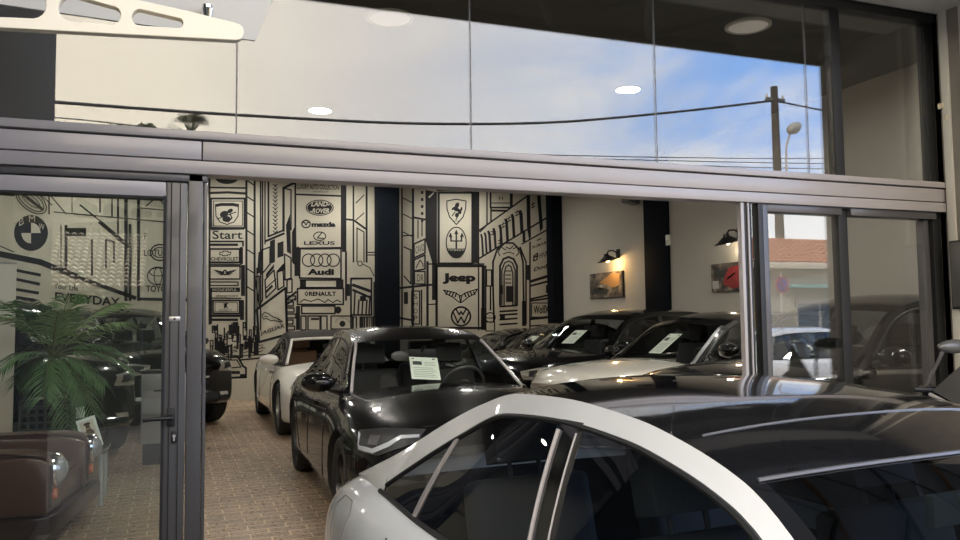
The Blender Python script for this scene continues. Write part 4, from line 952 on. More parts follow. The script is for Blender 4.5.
# ------------------------------------------------------------------ things on the right wall
def picture(cx, cy, wpx, top, bot, label, accent, seed):
    a, b = onX(cx-wpx/2, (top+bot)/2, XR-.02), onX(cx+wpx/2, (top+bot)/2, XR-.02)
    y0, y1 = min(a.y, b.y), max(a.y, b.y); z0, z1 = onX(cx, bot, XR).z, onX(cx, top, XR).z
    r = empty('picture', (XR, (y0+y1)/2, (z0+z1)/2), 0, label, 'picture', 'pictures on the right wall')
    hw, hh = (y1-y0)/2, (z1-z0)/2
    MB().box(-.035, -.002, -hw, hw, -hh, hh).build('canvas', mat('picture_dark_edge', (.05, .045, .04), .7), r, smooth=False)
    m, nt, b_, out = _new('picture_print_%d' % seed)
    tc = nt.nodes.new('ShaderNodeTexCoord'); nz = nt.nodes.new('ShaderNodeTexNoise'); nz.inputs['Scale'].default_value = 5.5; nz.inputs['Detail'].default_value = 6
    mp = nt.nodes.new('ShaderNodeMapping'); mp.inputs['Location'].default_value = (seed*3.1, seed*1.7, seed); nt.links.new(tc.outputs['Object'], mp.inputs[0]); nt.links.new(mp.outputs[0], nz.inputs['Vector'])
    rp = nt.nodes.new('ShaderNodeValToRGB'); rp.color_ramp.elements[0].position = .36; rp.color_ramp.elements[0].color = (.02, .018, .015, 1)
    rp.color_ramp.elements[1].position = .62; rp.color_ramp.elements[1].color = (.30, .25, .19, 1); e = rp.color_ramp.elements.new(.5); e.color = (.12, .10, .085, 1)
    nt.links.new(nz.outputs['Fac'], rp.inputs[0]); nt.links.new(rp.outputs[0], b_.inputs['Base Color']); b_.inputs['Roughness'].default_value = .6
    p = MB().box(-.038, -.035, -hw*.985, hw*.985, -hh*.97, hh*.97).build('print', m, r, smooth=False)
    q = MB()
    for pts, mi in accent: q.prism([(-.0382, -hw*2*(u-.5), hh*2*(v-.5)) for u, v in pts], (-.0012, 0, 0), mi)
    q.build('painted_shape', [mat('ochre_print', (.42, .24, .09), .6), mat('red_print', (.30, .025, .025), .5), mat('pale_print', (.5, .48, .44), .6), M_PHOTO], p, smooth=False)
    return r
picture(607, 285, 33, 272.5, 298, 'street scene picture with an ochre shape under the lit wall lamp', [([(.30, .62), (.45, .75), (.70, .95), (.92, .90), (.90, .45), (.72, .38), (.55, .50)], 0), ([(.08, .15), (.22, .2), (.5, .12), (.62, .3), (.3, .45), (.1, .4)], 3), ([(.3, .35), (.42, .32), (.40, .55), (.32, .52)], 2)], 1)
picture(737, 276, 50, 262, 291, 'dark picture with a red car shape half hidden by the sliding door frame', [([(.26, .25), (.30, .60), (.40, .84), (.60, .88), (.82, .6), (.78, .2), (.45, .08)], 1), ([(.03, .12), (.16, .12), (.16, .40), (.03, .40)], 2), ([(.06, .5), (.3, .5), (.32, .74), (.08, .78)], 3), ([(.34, .4), (.5, .6), (.5, .66), (.35, .48)], 2)], 2)
M_BULB = mat('warm_bulb', (1, .75, .4), .4, emit=(1.0, .62, .24), estr=30)
M_BULBW = mat('pale_bulb', (1, .92, .8), .4, emit=(1.0, .86, .66), estr=2.2)
def sconce(px, py, label, bulb, watts, col):
    p = onX(px, py, XR-.26)
    r = empty('wall_lamp', (XR, p.y, p.z), 0, label, 'lamp', 'wall lamps above the pictures')
    MB().box(-.03, 0, -.06, .06, -.02, .16).build('wall_plate', M_BLACK, r, bevel=.01)
    MB().tube([(-.02, 0, .08), (-.12, 0, .13), (-.22, 0, .12), (-.26, 0, .07)], .014).build('lamp_arm', M_BLACK, r)
    MB().lathe([(.02, .09), (.045, .085), (.05, .05), (.16, -.03), (.21, -.05), (.21, -.056), (.155, -.04), (.045, .045)], (-.26, 0, -.02), (-.25, 0, 1), n=28).build('lamp_shade', M_BLACK, r, ang=60)
    b = MB(); b.ball((-.25, 0, -.045), (.045, .045, .06), 14); b.build('bulb', bulb, r)
    l = bpy.data.lights.new('wall_lamp_light', 'POINT'); l.energy = watts; l.color = col; l.shadow_soft_size = .05
    o = bpy.data.objects.new('wall_lamp_light', l); COL.objects.link(o); o.parent = r; o.location = (-.22, 0, -.14)
    return r
sconce(607, 257, 'black wall lamp glowing warm above the ochre street picture', M_BULB, 13, (1, .62, .26))
sconce(727, 238, 'black wall lamp with a pale bulb nearest the sliding door', M_BULBW, 5, (1, .85, .62))
p = onX(629, 197, XR-.2)
r = empty('loudspeaker', (XR, p.y, p.z+.05), 0, 'dark angled loudspeaker high on the right wall under the header', 'loudspeaker')
MB().prism([(-.05, -.20, .22), (-.05, .20, .22), (-.05, .13, -.20), (-.05, -.13, -.20)], (-.24, 0, .05)).build('speaker_case', M_STILE, r, bevel=.012)
MB().box(-.05, 0, -.04, .04, -.04, .04).build('bracket', M_BLACK, r)
p = onX(670, 240, XR-.2)
r = empty('alarm_sensor', (XR-.20, p.y+.02, p.z), 0, 'small white alarm sensor on the dark column', 'sensor')
MB().box(-.05, 0, -.045, .045, -.09, .09).build('sensor_case', M_PAPER, r, bevel=.012)
MB().box(-.054, -.049, -.028, .028, -.06, .0).build('sensor_lens', M_PALEGREY, r, bevel=.002)
# ------------------------------------------------------------------ ceiling lights
M_LIT = mat('lit_diffuser', (1, .95, .85), .5, emit=(1.0, .96, .88), estr=185)
M_DIM = mat('dim_diffuser', (.85, .82, .76), .5, emit=(1.0, .93, .82), estr=.12)
def downlight(x, y, R, m, label, group):
    r = empty('ceiling_light', (x, y, ZC), 0, label, 'ceiling light', group)
    MB().lathe([(R*1.16, 0), (R*1.16, -.018), (R*1.02, -.030), (R*.98, -.012)], n=32).build('trim_ring', M_PALEGREY, r)
    MB().lathe([(.001, -.012), (R*.985, -.012), (R*.985, -.016), (.001, -.018)], n=32).build('diffuser', m, r)
    return r
for px, py, lab in ((105, 28, 'round ceiling light seen through the upper glass beside the canopy arm'), (390, 17, 'round cream ceiling light at the top centre of the upper glass'), (748, 25, 'round ceiling light in the dark reflected soffit at the upper right')):
    q = onZ(px, py, ZC); downlight(q.x, q.y, .20, M_DIM, lab, 'front ceiling lights')
for px, py, lab in ((320, 109, 'lit ceiling downlight just above the reflected wire at the left'), (628, 88, 'lit ceiling downlight in the blue sky reflection')):
    q = onZ(px, py, ZC); downlight(q.x, q.y, .15, M_LIT, lab, 'lit ceiling downlights')
for x, y in ((-3.2, 5.4), (-.4, 5.4), (2.2, 5.3), (6.0, 4.9), (7.5, 5.4), (-4.4, 8.6), (-4.6, 12.2), (-1.6, 15.4), (1.2, 15.5), (3.5, 15.6), (5.9, 15.6), (-4.3, 15.3)):  # out-of-view downlights added to brighten the interior
    downlight(x, y, .15, M_LIT, 'unseen ceiling downlight added to light the showroom', 'lit ceiling downlights')
# ------------------------------------------------------------------ brown leather sofa shaped like an old car's nose
sofa = empty('sofa', (-.73, 5.95, 0), -.14, 'brown leather sofa shaped like a vintage car with round headlamps on its arms', 'sofa')
M_GLOW = mat('headlamp_glass', (.36, .37, .36), .08, .3, 1)
for i, y0 in enumerate((0, .98)):
    y1 = y0+.34; b = MB(); P = []
    for k in range(17):                    # fender-like arm: rounded over the top, nose rounded down at the front
        x = lerp(-1.0, 0.0, k/16); nz = max(0, (x+.22)/.22); top = .66-.05*nz**2; f = .0
        P.append([(x, y0, .26), (x, y0, top-.07), (x, y0+.03, top-.02), (x, y0+.09, top), (x, y1-.09, top), (x, y1-.03, top-.02), (x, y1, top-.07), (x, y1, .26)])
    b.grid(P, close=True); b.add(P[0], [tuple(range(8))]); b.add(P[-1], [tuple(range(8))])
    a = b.build('armrest', M_LEATHER, sofa, bevel=.012)
    MB().tube([(-1.0, y0+.02, .655), (-.25, y0+.02, .655), (-.04, y0+.04, .63), (.008, y0+.05, .55), (.008, y0+.05, .30)], .008, 6).build('piping', M_LEATHERD, a)
    h = MB(); h.lathe([(.001, .085), (.05, .072), (.08, .048), (.094, .015), (.094, -.03)], (.0, (y0+y1)/2, .525), (1, 0, 0), 28); h.build('headlamp', M_GLOW, a)
    MB().lathe([(.106, -.02), (.112, .02), (.102, .034), (.092, .022)], (.0, (y0+y1)/2, .525), (1, 0, 0), 28).build('headlamp_ring', M_CHROME, a)
    MB().lathe([(.001, .022), (.03, .02), (.04, .008), (.042, -.01)], (.0, (y0+y1)/2, .365), (1, 0, 0), 18).build('indicator', M_AMBER, a)
MB().box(-1.0, -.80, .10, 1.22, .26, .86).build('backrest', M_LEATHER, sofa, bevel=.06, seg=3)
MB().box(-.82, -.06, .345, .975, .30, .46).build('seat', M_LEATHER, sofa, bevel=.045, seg=3)
MB().box(-.06, -.02, .345, .975, .26, .42).build('front_panel', M_LEATHER, sofa, bevel=.015)
bp = MB()
P = []
for pt in ((-1.0, -.035), (-.1, -.04), (.02, -.01), (.055, .08), (.06, .66), (.055, 1.24), (.02, 1.33), (-.1, 1.36), (-1.0, 1.355)):
    P.append([(pt[0], pt[1], .14), (pt[0], pt[1], .25)]+[(pt[0]*.93-.06*(pt[0] > -.5), lerp(pt[1], .66, .07), z) for z in (.25, .14)])
bp.grid(P, close=True); bp.add(P[0], [(0, 1, 2, 3)]); bp.add(P[-1], [(0, 1, 2, 3)])
bp.build('bumper', M_LEATHERD, sofa, bevel=.012)
MB().box(-.98, -.06, .03, 1.29, .05, .27).build('base', M_LEATHERD, sofa, bevel=.03)
for x in (-.9, -.14):
    for y in (.1, 1.22): MB().cyl((x, y, 0), (x, y, .055), .03, n=14).build('foot', M_BLACK, sofa)
# ------------------------------------------------------------------ glass side table and the leaflet on it
M_TGLASS = glass('table_glass', (.62, .78, .72), .10, 1.5)
tb = empty('side_table', (-.64, 7.72, 0), 0, 'small glass side table with clear legs beside the sofa', 'table')
MB().box(-.18, .16, -.30, .24, .425, .437).build('table_top', M_TGLASS, tb, bevel=.003)
for x in (-.15, .12):
    for y in (-.26, .20): MB().cyl((x, y, 0), (x, y, .425), .022, n=14).build('leg', mat('frosted_leg', (.45, .47, .45), .2, .3), tb)
q = onY(93, 449, 7.6)
lf = MB(); T = Matrix.Rotation(math.radians(-18), 4, 'Y') @ Matrix.Rotation(math.radians(-14), 4, 'X')
lf.box(-.075, .075, -.004, .004, 0, .26, 0, T); lf.box(-.055, .055, -.0055, -.004, .03, .235, 3, T)
for pts, mi in (([(-.025, .04), (.03, .04), (.04, .13), (.02, .165), (-.015, .165), (-.04, .12)], 2), ([(-.016, .168), (.018, .168), (.018, .205), (-.016, .205)], 2), ([(-.03, .20), (.03, .20), (.02, .218), (-.02, .218)], 1)):
    lf.prism([T @ V((x, -.0058, z)) for x, z in pts], T.to_3x3() @ V((0, -.0008, 0)), mi)
lo = lf.build('leaflet', [M_PAPER, M_BLACK, mat('brown_suit_print', (.10, .06, .03), .6), mat('cream_print', (.66, .60, .48), .6)], smooth=False); lo.location = (-.585, 7.60, .457)
tag(lo, 'white framed leaflet with a brown figure leaning on the glass side table', 'leaflet')
# ------------------------------------------------------------------ potted palm
rp_ = random.Random(11)
PY_ = 8.45
q = onY(48, 420, PY_)
palm = empty('potted_palm', (q.x, PY_, 0), 0, 'feathery green palm in a tall dark lattice planter behind the sofa', 'plant')
pz = onY(48, 404, PY_).z
pl = MB(); pw = .20
M_PLANT = mat('dark_lattice_wicker', (.055, .058, .048), .7)
pl.box(-pw+.03, pw-.03, -pw+.03, pw-.03, 0, pz-.03, 1)
for i in range(7):
    u = -pw+2*pw*i/6
    for sgn in (-1, 1):
        pl.box(u-.011, u+.011, sgn*pw-.01, sgn*pw+.01, 0, pz); pl.box(sgn*pw-.01, sgn*pw+.01, u-.011, u+.011, 0, pz)
for i in range(int(pz/.068)+1):
    z = pz-i*.068
    for sgn in (-1, 1):
        pl.box(-pw, pw, sgn*pw-.012, sgn*pw+.012, z-.022, z); pl.box(sgn*pw-.012, sgn*pw+.012, -pw, pw, z-.022, z)
pl.build('planter', [M_PLANT, M_BLACK], palm, smooth=False, merge=False)
MB().box(-pw+.035, pw-.035, -pw+.035, pw-.035, pz-.05, pz-.03).build('soil', mat('soil', (.03, .022, .015), .9, bump=.5, bscale=40), palm, smooth=False)
M_STEM = mat('palm_stem', (.085, .10, .035), .6, vary=.3, vscale=20)
M_LEAF = mat('palm_leaf', (.085, .17, .06), .45, vary=.35, vscale=8)
M_LEAF2 = mat('palm_leaf_pale', (.22, .32, .13), .45, vary=.3, vscale=8)
zc_ = onY(50, 352, PY_).z
MB().tube([(0, 0, pz-.04), (.01, 0, (pz+zc_)/2), (.02, .0, zc_)], [.045, .038, .028], 10).build('stem', M_STEM, palm)
def frond(tip, rise, seed, pale):
    """rachis from the crown to tip (px offset in metres), leaflets hanging to both sides"""
    rr = random.Random(seed); b = MB(); st = V((.02, 0, zc_-.06)); tip = V(tip)
    mid = st.lerp(tip, .5)+V((0, 0, rise)); N = 30; pts = []
    for i in range(N+1):
        t = i/N; pts.append(st*(1-t)**2+mid*(2*t*(1-t))+tip*t*t)
    b.tube(pts, [lerp(.011, .003, i/N) for i in range(N+1)], 6)
    for i in range(6, N+1):
        t = i/N; d = (pts[min(i+1, N)]-pts[i-1]).normalized(); sd = d.cross(V((0, 0, 1)))
        sd = sd.normalized() if sd.length > .05 else V((1, 0, 0))
        L = .24*math.sin(PI*min(1, (t-.10)*.98))**.6+.05
        for sgn in (-1, 1):
            dr = (sd*sgn*.8+d*.75+V((0, 0, -.25+rr.uniform(-.12, .12)))).normalized()
            e = pts[i]+dr*L+V((0, 0, -.05*rr.random())); m_ = pts[i]+dr*L*.5+V((0, 0, .012)); wv = d*.011
            nn = dr.cross(d).normalized()*.0015
            b.add([pts[i]-wv*.4, pts[i]+wv*.4, m_+wv, e, m_-wv, m_+nn], [(0, 1, 2, 5), (0, 5, 4), (5, 2, 3), (5, 3, 4)], 1)
    b.build('frond', [M_STEM, M_LEAF2 if pale else M_LEAF], palm, smooth=False, merge=False, fixn=False)
k = 0
def P_(x, y, dy): p = onY(x, y, PY_+dy)-palm.location; return (p.x, p.y, p.z)
for x, y, dy, rise, pale in ((-8, 300, .2, .22, 0), (4, 318, -.2, .20, 1), (-6, 372, -.3, .22, 0), (16, 384, .2, .22, 0), (118, 303, .2, .20, 1), (122, 322, -.3, .16, 1), (116, 352, .3, .20, 0), (104, 384, -.2, .20, 0), (84, 398, .3, .24, 1),
                            (68, 424, -.3, .30, 0), (70, 296, .5, .15, 0), (30, 302, -.4, .16, 0), (92, 412, -.35, .30, 0), (128, 366, 0, .20, 0), (44, 396, -.5, .22, 0), (58, 312, -.5, .1, 1)):
    k += 1; frond(P_(x, y, dy), rise, k, pale)
# ------------------------------------------------------------------ white roll-up banner, grey cabinet made up for a silvery reflection in the door glass
q = onY(1, 350, 9.05)
bn = empty('banner_stand', (q.x-.12, 9.05, 0), 0, 'narrow white banner stand at the left edge behind the palm', 'banner')
ztop = onY(3, 263, 9.05).z
MB().box(-.30, .235, -.006, .006, .08, ztop).build('banner_sheet', mat('warm_white_banner', (.86, .83, .72), .6), bn, smooth=False)
MB().box(-.32, .25, -.06, .06, 0, .08).build('banner_base', M_ALU, bn, bevel=.015)
MB().box(-.31, .245, -.012, .012, ztop-.01, ztop+.02).build('top_rail', M_ALU, bn, bevel=.004)
x0, x1 = onY(141, 400, 9.35).x, onY(186, 400, 9.35).x; zt = onY(150, 371, 9.35).z
cb = empty('stand_in_cabinet', ((x0+x1)/2, 9.55, 0), 0, 'made-up silver grey cabinet in place of a glass reflection between the two black cars', 'cabinet'); hw = (x1-x0)/2
MB().box(-hw, hw, -.18, .18, .22, zt-.03).build('cabinet_body', mat('silver_grey_metal', (.34, .34, .35), .35, .5), cb, bevel=.008)
MB().box(-hw-.01, hw+.01, -.19, .19, zt-.03, zt).build('cabinet_top', M_BLACK, cb, bevel=.005)
MB().box(-hw+.02, hw-.02, -.188, -.18, lerp(.22, zt, .62), zt-.05).build('drawer', mat('silver_grey_metal', (.34, .34, .35), .35, .5), cb, bevel=.003)
MB().box(-.10, .02, -.20, -.188, zt-.22, zt-.205).build('drawer_handle', M_BLACK, cb, bevel=.003)
MB().box(-hw+.02, hw-.02, -.16, .16, 0, .22).build('plinth', M_BLACK, cb, bevel=.005)
# ------------------------------------------------------------------ scooter outside by the pier
sc = empty('motor_scooter', (4.62, 3.72, GZ), -HP, 'black motor scooter with a grey mirror by the right-hand pier', 'scooter')
b = MB(); P = []
for t in range(11):
    z = lerp(.55, 1.18, t/10); hw = lerp(.24, .17, t/10); xo = lerp(-.36, -.10, (t/10)**1.2)
    P.append([(xo+.02, -hw, z), (xo-.10, -hw*.5, z), (xo-.13, 0, z), (xo-.10, hw*.5, z), (xo+.02, hw, z), (xo+.12, 0, z)])
b.grid(P, close=True); b.add(P[0], [tuple(range(6))]); b.add(P[-1], [tuple(range(6))]); b.build('front_fairing', M_PBLACK, sc, ang=25)
MB().prism([(-.02, -.20, 1.16), (.26, -.14, 1.42), (.34, -.10, 1.16), (.20, -.16, 1.05)], (0, .03, 0)).build('side_panel', mat('grey_fairing', (.09, .088, .088), .35, 0, .4), sc, bevel=.01)
MB().tube([(-.02, -.215, 1.14), (.19, -.165, 1.045), (.36, -.105, 1.16)], .012, 8).build('panel_edge', M_FRAME, sc)
b = MB(); b.ball((.0, .0, 1.43), (.04, .15, .045), 16); mr_ = b.build('mirror', mat('grey_mirror_shell', (.10, .10, .10), .3, 0, .6), sc)
MB().tube([(.0, -.10, 1.41), (-.02, -.15, 1.31), (-.06, -.19, 1.19)], .010, 8).build('mirror_stalk', M_STILE, mr_)
MB().tube([(-.06, -.30, 1.17), (-.02, -.15, 1.16), (-.02, .15, 1.16), (-.06, .30, 1.17)], .016, 8).build('handlebar', M_BLACK, sc)
MB().box(.25, 1.0, -.15, .15, .55, .80).build('seat', M_BLACK, sc, bevel=.06, seg=3)
MB().box(-.05, .95, -.17, .17, .26, .56).build('body_shell', M_PBLACK, sc, bevel=.06, seg=3)
MB().box(-.17, -.12, -.05, .05, .85, .93).build('front_lamp', M_GLOW, sc, bevel=.01)
for x in (-.30, .82):
    MB().lathe([(.14, -.05), (.20, -.055), (.235, -.035), (.25, 0), (.235, .035), (.20, .055), (.14, .05)], (x, 0, .25), (0, 1, 0), 32).lathe([(.001, -.03), (.15, -.03), (.15, .03), (.001, .03)], (x, 0, .25), (0, 1, 0), 24, 1).build('wheel', [M_RUB, M_RIM], sc)
MB().tube([(-.30, -.07, .25), (-.2, -.06, .6)], .02).tube([(-.30, .07, .25), (-.2, .06, .6)], .02).build('fork', M_CHROME, sc)
# ------------------------------------------------------------------ the street behind the camera, seen in the glass
struct(MB().box(-60, 60, -60, YF-.10, GZ-.2, GZ).build('ground', mat('grey_asphalt', (.055, .054, .053), .9, bump=.2, bscale=60, vary=.15, vscale=2), smooth=False))
struct(MB().box(-1.0, 5.17, YF-.16, YF-.10, GZ, -.001).build('trim_7', M_STONE, smooth=False))
M_HOUSE = mat('cream_house_render', (.62, .52, .40), .85, vary=.08, vscale=2)
M_HOUSE2 = mat('grey_house_render', (.45, .44, .40), .85, vary=.08, vscale=2)
def tile_mat():
    m, nt, b, out = _new('terracotta_roof_tiles')
    tc = nt.nodes.new('ShaderNodeTexCoord'); wv = nt.nodes.new('ShaderNodeTexNoise'); wv.inputs['Scale'].default_value = 9; wv.inputs['Detail'].default_value = 4
    nt.links.new(tc.outputs['Object'], wv.inputs['Vector']); rp = nt.nodes.new('ShaderNodeValToRGB')
    rp.color_ramp.elements[0].color = (.26, .09, .05, 1); rp.color_ramp.elements[1].color = (.50, .23, .14, 1)
    nt.links.new(wv.outputs['Fac'], rp.inputs[0]); nt.links.new(rp.outputs[0], b.inputs['Base Color']); b.inputs['Roughness'].default_value = .85
    return m
M_TILE = tile_mat()
def tiled_roof(x0, x1, y0, z0, y1, z1, pitch_x, rows, m):
    """rows of half-round tiles climbing from eave (y0, z0) to ridge (y1, z1)"""
    b = MB(); nx = int((x1-x0)/pitch_x); NU = nx*6
    for r in range(rows):
        t0, t1 = r/rows, (r+1)/rows; P = []
        for t, up in ((t0, .05), (t1+.01, 0)):
            P.append([(x0+(x1-x0)*i/NU, lerp(y0, y1, t), lerp(z0, z1, t)+up+pitch_x*.36*abs(math.sin(PI*i/6))) for i in range(NU+1)])
        b.grid(P); k0 = len(b.m)-NU
        for i in range(NU):
            if i % 6 in (0, 5): b.m[k0+i] = 1
        b.grid([P[0], [(p[0], p[1], p[2]-.06) for p in P[0]]], 1)
    return b
# house with red roof (right lower window)
hs = empty('house', (16.2, -9.0, GZ), 0, 'cream house with a red tiled roof mirrored in the lower right window', 'house')
MB().box(-4.4, 6, -6, 0, 0, 3.05).build('wall', M_HOUSE, hs, smooth=False)
MB().box(-1.35, 6, 0, .06, 0, 2.75).build('wall_panel', M_HOUSE2, hs, smooth=False)
tiled_roof(-4.7, 6.3, .35, 3.05, -2.8, 4.05, .22, 9, M_TILE).build('roof', [M_TILE, mat('red_tile_gap', (.20, .07, .04), .9)], hs, merge=False)
MB().box(-4.7, 6.3, .22, .46, 2.93, 3.10).build('gutter', mat('pale_gutter', (.55, .5, .42), .5), hs, bevel=.03)
MB().box(-.9, 2.2, .06, .5, 2.42, 2.52).build('awning', mat('teal_awning', (.12, .32, .34), .5), hs, bevel=.02)
w_ = MB().box(-.45, 1.2, .05, .10, .75, 2.1).build('window', mat('house_window_frame', (.5, .5, .48), .6), hs, smooth=False)
for a_ in (-.38, .42): MB().box(a_, a_+.70, .10, .112, .85, 2.02).build('pane', mat('blue_grey_pane', (.10, .13, .16), .15), w_, smooth=False)
MB().box(-4.3, -1.5, 0, .05, .4, 2.7).build('shop_panel', mat('tan_panel', (.50, .36, .20), .7), hs, smooth=False)
MB().box(2.6, 3.5, .05, .12, 0, 2.2).build('door', mat('house_door', (.12, .10, .08), .6), hs, smooth=False)
# low outbuilding with pale sunlit tiles (left door glass)
ob = empty('outbuilding', (-1.15, -6.0, GZ), 0, 'low outbuilding with pale sunlit roof tiles mirrored in the left door', 'outbuilding')
MB().box(-.70, .70, -1.5, 0, 0, 2.2).build('wall', mat('dark_green_shutter', (.03, .04, .035), .7), ob, smooth=False)
tiled_roof(-.75, .75, .2, 2.2, -1.5, 3.25, .115, 14, M_TILE).build('roof', [mat('pale_roof_tile', (.66, .56, .42), .8, vary=.2, vscale=9), mat('shaded_tile_gap', (.03, .025, .02), .9)], ob, merge=False)  # dark valleys and risers are shade painted between the tiles
# long dark warehouse closing the far side of the yard
wh = empty('warehouse', (-3.0, -13.5, GZ), 0, 'long dark green warehouse across the street, mirrored in the left door', 'warehouse')
M_WH = mat('dark_green_sheeting', (.020, .026, .022), .8, bump=.1, bscale=20)
MB().box(-14, 13, -6, 0, 0, 4.9).build('wall', M_WH, wh, smooth=False)
MB().prism([(-14.3, .3, 4.9), (-14.3, -6.3, 4.9), (-14.3, -3, 5.5)], (27.6, 0, 0)).build('roof', mat('dark_warehouse_roof', (.05, .05, .045), .8), wh, smooth=False)
for x in (-10, -5.5, 5, 9.5): MB().box(x-.9, x+.9, 0, .06, 2.2, 3.4).build('window', mat('dark_pane', (.03, .035, .04), .2), wh, smooth=False)
MB().box(-1.6, 1.8, 0, .08, 0, 3.2).build('roller_door', mat('roller_door_grey', (.09, .095, .09), .6), wh, smooth=False)
# white car parked across the street
oc = car('hatchback_car', V((10.9, -3.1, GZ)), HP, variant(SUV, .92, .92, .90), M_PWHITE, 'white hatchback parked across the street, mirrored in the lower right window', decals=row_dec, glassm=M_CGLASS, sglassm=M_CGLASS, seatm=M_SEATL, rimm=M_RIMS)
# utility pole, lamp and wires
PB = mirr(775, 87, 24); pole = empty('utility_pole', (PB.x, PB.y, GZ), 0, 'wooden utility pole mirrored in the upper glass at the right', 'pole')
hgt = PB.z-GZ
MB().cyl((0, 0, 0), (-.05, 0, hgt), .20, .13, 14).build('pole_shaft', mat('weathered_wood', (.045, .04, .035), .9, vary=.3, vscale=4), pole)
MB().box(-.45, .40, -.06, .06, hgt-.55, hgt-.43).build('crossarm', M_STILE, pole, bevel=.01)
for x in (-.40, .0, .34): MB().cyl((x, 0, hgt-.43), (x, 0, hgt-.30), .05, .03, 10).build('insulator', M_PALEGREY, pole)
LB = mirr(794, 128, 23.7); l_ = V((LB.x, LB.y, LB.z))-pole.location
st = empty('street_lamp', (PB.x+.16, PB.y+.2, GZ), 0, 'grey street lamp on a curved arm beside the utility pole', 'street lamp')
d_ = V((LB.x, LB.y, LB.z))-st.location; a0 = mirr(783, 160, 23.9).z-GZ
MB().tube([(0.06, 0, a0-1.6), (.06, 0, a0), (.10, 0, a0+.55), (.25, .02, a0+.95), (d_.x-.10, d_.y, d_.z-.12)], .04, 8).build('lamp_arm', M_FRAME, st)
b = MB(); b.ball((0, 0, 0), (.34, .22, .20), 18); b.v = [tuple(Matrix.Rotation(math.radians(-28), 3, 'Y') @ V(v)+d_) for v in b.v]; b.build('lamp_head', mat('lamp_grey', (.28, .28, .28), .5), st)
b = MB(); b.ball((0, 0, -.06), (.26, .17, .17), 16); b.v = [tuple(Matrix.Rotation(math.radians(-28), 3, 'Y') @ V(v)+d_) for v in b.v]; b.build('lamp_globe', mat('lamp_milk', (.5, .5, .48), .3), st)
MB().box(-.02, .08, -.03, .03, a0-1.6, a0-1.5).build('clamp', M_STILE, st)
def wire(pts, r, label, group=None):
    P = [mirr(*p) for p in pts]; out = []
    f = [pchip([(i, p[k]) for i, p in enumerate(P)]) for k in range(3)]; n = (len(P)-1)*10
    for i in range(n+1): out.append(tuple(g(i/10) for g in f))
    return tag(MB().tube(out, r, 6).build('overhead_wire', M_BLACK), label, 'wire', group)
wire([(-60, 92, 20), (60, 102.5, 21), (237, 115, 22), (380, 122.5, 22.5), (470, 124, 23), (560, 122, 23.5), (680, 111.5, 23.8), (771, 101, 24)], .045, 'thick sagging wire that crosses the whole sky reflection', 'overhead wires')
wire([(776, 101, 24), (808, 107.5, 24), (900, 126, 24)], .035, 'short wire running right from the top of the utility pole', 'overhead wires')
for i, (ya, yb, lab) in enumerate(((157, 158, 'uppermost of the three thin wires low in the sky reflection'), (160, 164, 'middle of the three thin wires low in the sky reflection'), (164, 170, 'lowest of the three thin wires low in the sky reflection'))):
    wire([(470, ya-4, 26), (640, ya, 26), (780, (ya+yb)/2+1, 26), (900, yb, 26)], .02, lab, 'overhead wires')
wire([(-60, 112, 26), (60, 118, 26), (120, 124, 26), (190, 132, 26), (300, 141, 26)], .02, 'thin wire by the palm top at the left of the sky reflection', 'overhead wires')
# fan palm and two other trees whose tops show above the header
def fan_palm(px, py, Ym, size, label):
    q = mirr(px, py, Ym); r = empty('fan_palm', (q.x, q.y, GZ), 0, label, 'palm tree'); h = q.z-GZ-size*.35
    MB().tube([(0, 0, 0), (.1, 0, h*.5), (0, 0, h)], [.24, .19, .17], 10).build('trunk', mat('palm_trunk', (.09, .07, .05), .9, vary=.3, vscale=10), r)
    b = MB(); rr = random.Random(int(px))
    for i in range(26):
        az = rr.uniform(0, 2*PI); el = rr.uniform(-.5, 1.35); d = V((math.cos(az)*math.cos(el), math.sin(az)*math.cos(el), math.sin(el))); st_ = V((0, 0, h))
        hub = st_+d*size*.45; sd = d.cross(V((0, 0, 1))).normalized(); up = sd.cross(d)
        b.tube([st_, hub], .02, 4)
        for kx in range(-5, 6):
            a = kx*.24; dd = (d*math.cos(a)+sd*math.sin(a)).normalized(); e = hub+dd*size*.5+V((0, 0, -.12*size)); m_ = hub+dd*size*.28; w = up.cross(dd).normalized()*.017*size
            b.add([hub, m_+w, e, m_-w], [(0, 1, 2, 3)])
    b.build('crown', mat('fan_palm_leaf', (.05, .06, .025), .6), r, smooth=False, merge=False, fixn=False)
fan_palm(190, 124, 30, 1.05, 'fan palm whose crown shows above the header at the left')
def small_tree(px, py, Ym, rad, label, seed):
    q = mirr(px, py, Ym); r = empty('tree', (q.x, q.y, GZ), 0, label, 'tree'); h = q.z-GZ-rad
    MB().tube([(0, 0, 0), (.05, 0, h)], [.16, .08], 8).build('trunk', mat('bark', (.06, .05, .04), .9), r)
    b = MB(); rr = random.Random(seed)
    for i in range(700):
        d = V((rr.gauss(0, 1), rr.gauss(0, 1), rr.gauss(0, 1))).normalized()*rad*rr.uniform(.5, 1); c = V((0, 0, h))+d; u = V((rr.gauss(0, 1), rr.gauss(0, 1), rr.gauss(0, 1))).normalized()*.12; v = u.orthogonal().normalized()*.05
        b.add([c-u, c+v, c+u, c-v], [(0, 1, 2, 3)])
    b.build('crown', mat('tree_leaf', (.06, .075, .03), .7), r, smooth=False, merge=False, fixn=False)
small_tree(147, 123, 33, .55, 'small round tree top left of the fan palm', 5)
small_tree(120, 123, 36, .8, 'pale tree top farthest left in the sky reflection', 8)
small_tree(86, 203, 19, .55, 'sunlit tree mirrored at the top of the left door glass', 21)
